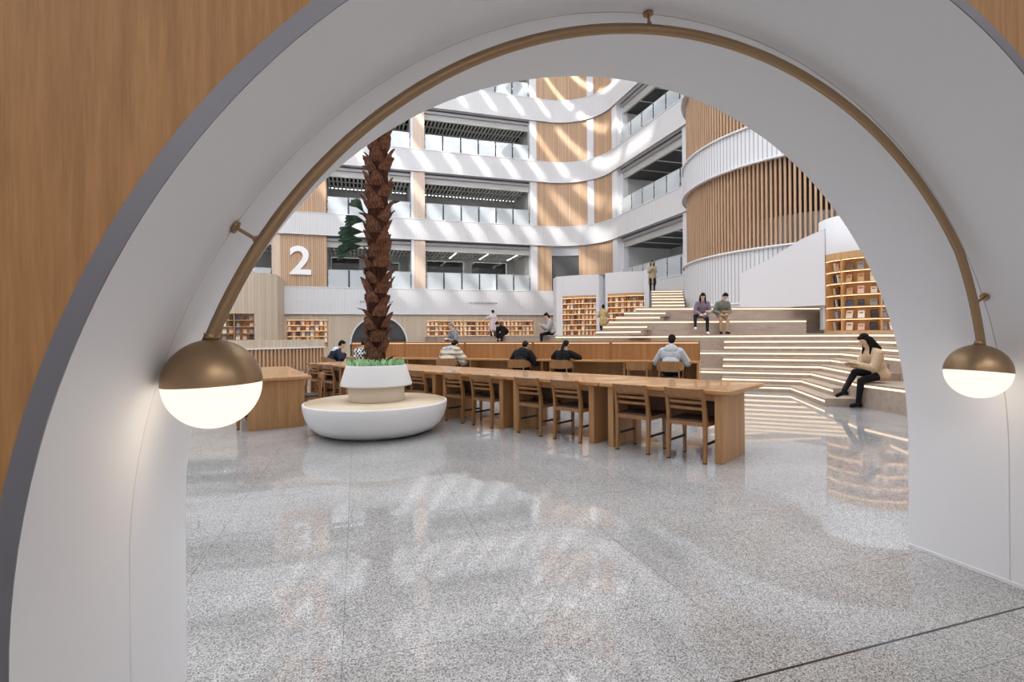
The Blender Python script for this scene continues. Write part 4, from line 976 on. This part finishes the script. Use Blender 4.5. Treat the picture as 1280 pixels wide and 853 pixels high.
    if coat and seat is None:
        for s in (-1, 1): top_b.capsule(hip+V((s*.06, 0, 0)), .125+bk_, hip+V((s*.085, 0, -.42*coat)), .125+bk_)
    voxel(body, 'body', M['skin'], t, vox, 4)
    voxel(top_b, 'jacket' if bulk > .02 or coat else 'sweater', top, t, .013, 5)
    if trousers: voxel(tr, 'trousers', trousers, t, .013, 4)
    for sh in shs: voxel(sh, 'shoe', shoe, t, .012, 3)
    hb = MB()
    hb.ball(hd(0, -.018, .035), (.083, .093, .092), 0, 18, H3); hb.ball(hd(0, -.045, -.01), (.078, .066, .085), 0, 14, H3)
    hb.ball(hd(0, .045, .085), (.062, .045, .03), 0, 12, H3)
    if hair == 'long':
        for s in (-1, 1): hb.capsule(hd(s*.062, -.01, .02), .036, hd(s*.075, .01, -.12), .034); hb.capsule(hd(s*.08, .022, -.12), .026, hd(s*.085, .0, -.12)+V((0, .035, -.16)), .016)
        b0 = hd(0, -.055, -.03); b1 = neck+V((0, -.075-bulk, .0)); b2 = neck+V((0, -.125-bulk, -.16))
        for sx in (-.045, 0, .045): hb.capsule(b0+V((sx, 0, 0)), .062, b1+V((sx*1.3, 0, 0)), .062); hb.capsule(b1+V((sx*1.3, 0, 0)), .06, b2+V((sx, 0, 0)), .028)
    if hair == 'pony': hb.capsule(hd(0, -.1, .03), .036, hd(0, -.13, -.06), .04); pe = neck-sd_*.2+V((0, -.145-bulk, 0)); hb.capsule(hd(0, -.13, -.06), .04, neck+V((0, -.12-bulk, .03)), .042); hb.capsule(neck+V((0, -.12-bulk, .03)), .042, pe, .022)
    if hair == 'bun': hb.ball(hd(0, -.07, .09), .045); hb.capsule(hd(0, -.05, -.05), .06, hd(0, -.06, -.1), .04)
    if hair != 'none': voxel(hb, 'hair' if not hairm else 'raised_hood', hairm or M['hairblack'], t, .010, 3)
    for s in (-1, 1):
        e = MB(); e.ball(hd(s*.03, .083, .012), (.0125, .006, .007), 0, 10, H3); e.build('eye', M['eye'], t)
    mo = MB(); mo.ball(hd(0, .088, -.058), (.022, .008, .007), 0, 10, H3); mo.build('lips', M['lip'], t)
    if hood:
        h_ = MB(); back = neck-V((0, .07+bulk, .015)); h_.ball(back, (.15, .085, .12), 0, 14, Rl); h_.ball(neck+V((0, -.035, .03)), (.125, .10, .055), 0, 14, Rl); voxel(h_, 'hood', hood, t, .013, 4)
    if collar:
        h_ = MB(); h_.ball(neck+V((0, -.02, .0)), (.15, .12, .05), 0, 14, Rl); voxel(h_, 'collar', collar, t, .013, 3)
    return t
def open_book(label, loc, rz, pitch, w=.15, h=.21, col='cream', spread=14):
    t = thing('open_book', label, 'book', loc, radians(rz)); R_ = Matrix.Rotation(radians(pitch), 4, 'X')
    for s in (-1, 1):
        Q = R_ @ Matrix.Rotation(radians(-s*spread), 4, 'Y')
        b = MB(); b.box(0 if s > 0 else -w, w if s > 0 else 0, -h/2, h/2, 0, .004, M=Q); b.build('cover', CM[col], t)
        b = MB(); b.box(.001 if s > 0 else -w+.006, w-.006 if s > 0 else -.001, -h/2+.005, h/2-.005, .004, .014, M=Q); b.build('pages', M['pages'], t)
    return t
K = {'cream': cloth('cream_tweed', '#d8c0a2', .9, '#c4a888', 60), 'black': cloth('black_cloth', '#1b1a1c'), 'tights': cloth('black_tights', '#17161a', .6), 'purple': cloth('mauve_wool', '#958493', .9, '#7c6b79', 40), 'white': mat('white_shoe', '#e8e6e2', .5), 'sage': cloth('grey_green_knit', '#85877d', .9, '#72746b', 70), 'khaki': cloth('khaki_twill', '#b3977a'), 'greyhood': cloth('pale_grey_fleece', '#c3c6ca', .9, '#b4b7bc', 25), 'puffer': cloth('beige_puffer', '#c9bda9', .6, kind='puffer'), 'fur': cloth('blue_grey_fur', '#7f858e', .95, '#b9bcc1', 40), 'navy': cloth('navy_jacket', '#252c3a'), 'pale': cloth('pale_lining', '#cdd0d3'), 'plaid': cloth('black_white_plaid', '#d9d9da', .9, '#2b2b31', kind='plaid'), 'pink': cloth('pale_pink_coat', '#dccfcf', .9, '#c9b9bb', 20), 'mottle': cloth('mottled_grey_jacket', '#b5afb0', .9, '#8d8688', 30), 'yellow': cloth('sand_yellow_coat', '#c2ac7a'), 'beige': cloth('beige_long_coat', '#b4a58c'), 'grey': cloth('grey_camouflage_jacket', '#9a9a9c', .9, '#6d6e72', 22), 'tan': cloth('beige_fur_collar', '#b8a084', .95)}
# reader in the cream jacket on the bench, legs crossed
wl = V((9.20, 6.83, 0))
person('woman in cream jacket and black tights reading cross-legged on the low bench', wl, 75, .50, 21, (38, 4), [(-.10, .47, .79), (.06, .50, .80)], [(-.02, .42, 0), (.01, .66, .22, .25)], [(-.1, 1, .5), (.05, .8, 1.2)], K['cream'], K['tights'], K['black'], hair='long', bulk=.026, coat=.12, vox=.0065, curl=.7, elbow=(.22, -.9))
open_book('open tan book held by the woman in the cream jacket', tuple(wl+Matrix.Rotation(radians(75), 3, 'Z') @ V((-.03, .60, .80))), 75, 12, .13, .19, 'tan', 10)
# the couple
for nm, d, args in (('g', 3.20, 0), ('m', 2.55, 1)):
    p_ = along(.20, d); z = 1.81
    if nm == 'g': person('young woman in mauve coat and black tights, left of the couple on the upper seats', (p_.x, p_.y, z-.45+.0), 152, .525, 22, (40, -8), [(-.10, .30, .74), (.12, .32, .72)], [(-.10, .42, .0), (.30, .50, .16)], [(-.1, 1, .5), (.5, .8, .7)], K['purple'], K['tights'], K['white'], hair='long', bulk=.024, coat=.55, vox=.008, sc=.90)
    else: person('young man in grey-green knit and khaki trousers, right of the couple on the upper seats', (p_.x, p_.y, z-.45), 158, .515, 26, (44, 22), [(-.08, .36, .70), (.14, .34, .70)], [(-.04, .44, .0), (.14, .40, .0)], None, K['sage'], K['khaki'], K['black'], hair='short', bulk=.024, vox=.008, sc=.93)
p_ = along(-.12, 3.14); open_book('small open book in the hands of the woman in mauve', (p_.x-.03, p_.y-.02, 2.05), 152, 25, .09, .13, 'white')
p_ = along(-.17, 2.62); open_book('small open book in the hands of the man in grey-green knit', (p_.x-.06, p_.y-.02, 2.04), 158, 25, .09, .13, 'tan')
# readers at the partition desks, backs to the camera
def desk_person(label, s, w_, **kw):
    q = p3+t3*s+w3*w_; drz = kw.pop('drz', 0); return person(label, (q.x, q.y, 0), math.degrees(rz3)-90+drz, .482, **kw)
desk_person('man in pale grey hoodie sitting at the rightmost partition desk, seen from behind', .55, -.21, lean=27, head=(24, 0), hands=[(-.17, .42, .85), (.16, .42, .85)], top=K['greyhood'], trousers=K['black'], shoe=K['black'], bulk=.045, hood=K['greyhood'], sc=1.04)
desk_person('reader with black ponytail and beige collar in black jacket at the partition desk', 3.05, -.21, lean=30, head=(46, 0), hands=[(-.12, .44, .99), (.12, .44, .99)], top=K['black'], trousers=K['black'], shoe=K['black'], bulk=.04, hair='pony', collar=K['tan'], sc=.95, elbow=(.62, -.3))
desk_person('reader in black hooded jacket slumped forward over the partition desk', 4.15, -.21, lean=38, head=(50, 10), hands=[(-.18, .40, .86), (.18, .36, .86)], top=K['black'], trousers=K['black'], shoe=K['black'], bulk=.05, hood=K['black'])
desk_person('reader in beige puffer coat with grey fur hood at the partition desk', 6.25, -.23, lean=34, head=(56, 0), hands=[(-.16, .42, .86), (.16, .42, .86)], top=K['puffer'], trousers=K['black'], shoe=K['black'], bulk=.085, hood=K['fur'], sc=1.03)
desk_person('reader in black and white plaid shirt, half behind the palm trunk', 9.35, -.21, lean=30, head=(35, -10), hands=[(-.16, .46, .97), (.16, .44, .97)], elbow=(.62, -.3), top=K['plaid'], trousers=K['black'], shoe=K['black'], bulk=.035, collar=K['tan'])
desk_person('reader in navy jacket with pale hood bent over the far left desk end', 10.45, -.18, lean=36, head=(30, 0), hands=[(-.16, .42, .86), (.2, .42, .86)], top=K['navy'], trousers=K['black'], shoe=K['black'], bulk=.045, hood=K['pale'], drz=-32)
# people further back
q = c0+N1*1.56+TL*(10.0); person('person with grey hood up sitting beyond the partition, behind the puffer coat', (q.x, q.y, RS*6-.45), 112, .485, 12, (24, 0), [(-.08, .34, .82), (.08, .34, .82)], None, None, K['grey'], K['black'], K['black'], hairm=K['grey'], bulk=.02, hood=K['grey'])
q = cf(690, 19.95); person('girl in mottled pale jacket reading in profile on the landing edge', (q.x, q.y, 1.36-.45), 78, .475, 14, (36, 0), [(-.1, .38, .86), (.1, .38, .86)], [(-.1, .46, 0), (.1, .40, 0)], None, K['mottle'], K['black'], K['black'], hair='bun', bulk=.045)
q_ = V((q.x, q.y, 1.36-.45))+Matrix.Rotation(radians(78), 3, 'Z') @ V((0, .50, .90)); open_book('open white book held by the girl in profile on the landing', tuple(q_), 78, 35, .11, .16, 'white')
q = V((6.5, 22.0)); person('person in black crouched forward on the edge of the far landing', (q.x, q.y, 1.36-.45), 122, .53, 60, (50, 0), [(-.12, .50, .40), (.14, .48, .42)], None, None, K['black'], K['black'], K['black'], hair='short', bulk=.04, sc=.95)
q = cf(616.5, 32.2); person('person in long pale pink coat standing at the long bookcase', (q.x, q.y, 1.36), 8, None, 2, (4, 20), [(-.20, .30, 1.28), (.2, .08, .80)], None, None, K['pink'], K['black'], K['black'], hair='short', bulk=.035, coat=1.0)
q = cf(754.5, 27.6); person('person in sand yellow coat facing the white bookcase wall', (q.x, q.y, 1.36), -18, None, 4, (6, 0), [(-.12, .28, 1.15), (.14, .28, 1.15)], None, None, K['yellow'], K['black'], K['black'], hair='short', bulk=.035, coat=.5)
q = cf(816, 25.75); person('woman in long beige coat standing at the head of the stair flight', (q.x, q.y, 2.26+.192*7), 152, None, 2, (16, 0), [(-.05, .24, 1.2), (.07, .26, 1.2)], None, None, K['beige'], K['black'], K['black'], hair='long', bulk=.024, coat=1.0, sc=.93)
# ------------------------------------------------------------------ light
w = bpy.data.worlds.new('sky'); bpy.context.scene.world = w; w.use_nodes = True
w.node_tree.nodes['Background'].inputs[0].default_value = (.94, .97, 1, 1); w.node_tree.nodes['Background'].inputs[1].default_value = 4.2
sd = bpy.data.lights.new('sun', 'SUN'); sd.energy = 8.5; sd.angle = radians(2.2); sd.color = (1, .95, .88)
so = bpy.data.objects.new('sun', sd); C.objects.link(so); so.rotation_euler = V((.78, .9, -1)).to_track_quat('-Z', 'Y').to_euler()
# roof: solid over the near part, open louvred skylight over the far part
ZR = 22.5
struct(box_obj('ceiling', (-13.2, 18, 2.3, 15.5, ZR, ZR+.3), M['white']))
b = MB(); x = -13
while x < 17.5: b.box(x, x+1.25, 15.5, 33, ZR, ZR+.5); x += 1.95
for y in (18.5, 22.5, 26.5, 30.5): b.box(-13, 17.5, y, y+.35, ZR+.1, ZR+.4)
struct(b.build('ceiling_louvres', M['white']))
struct(box_obj('wall_left', (-13.2, -13, 2.3, 33, 0, ZR), M['white'])); struct(box_obj('wall_right', (17.9, 18.1, 2.3, 17, 0, ZR), M['white']))
struct(box_obj('wall_back_upper', (-13, 18, BY+.6, BY+.8, 22.3, ZR+.5), M['white']))
ld = bpy.data.lights.new('hall_fill_light', 'AREA'); ld.shape = 'RECTANGLE'; ld.size = 28; ld.size_y = 12; ld.energy = 3300; ld.color = (.95, .975, 1); o = bpy.data.objects.new('hall_fill_light', ld); C.objects.link(o); o.location = (2, 9, ZR-.1)  # added fill light below the solid roof, brightens the lower hall
# lobby behind the camera
struct(box_obj('wall_lobby_back', (-6.1, 9, -6.2, -6, 0, 5.2), M['white'])); struct(box_obj('wall_lobby_left', (-6.2, -6, -6, 1.28, 0, 5.2), M['white'])); struct(box_obj('wall_lobby_right', (9, 9.2, -6, 1.28, 0, 5.2), M['white']))
struct(box_obj('ceiling_lobby', (-6.2, 9.2, -6.2, 2.3, 5.2, 5.4), M['white']))
for x in (-3, 1.5, 6):
    ld = bpy.data.lights.new('lobby_panel', 'AREA'); ld.shape = 'RECTANGLE'; ld.size = 2.4; ld.size_y = 2.4; ld.energy = 105; ld.color = (1, .97, .95); o = bpy.data.objects.new('lobby_panel', ld); C.objects.link(o); o.location = (x, -3.5, 5.15)
sc = bpy.context.scene
sc.view_settings.view_transform = 'Standard'; sc.view_settings.look = 'None'; sc.view_settings.exposure = .18; sc.view_settings.gamma = 1; sc.view_settings.use_curve_mapping = False
sc.cycles.max_bounces = 10; sc.cycles.diffuse_bounces = 6; sc.cycles.glossy_bounces = 4; sc.cycles.transparent_max_bounces = 12
sc.cycles.sample_clamp_indirect = 8
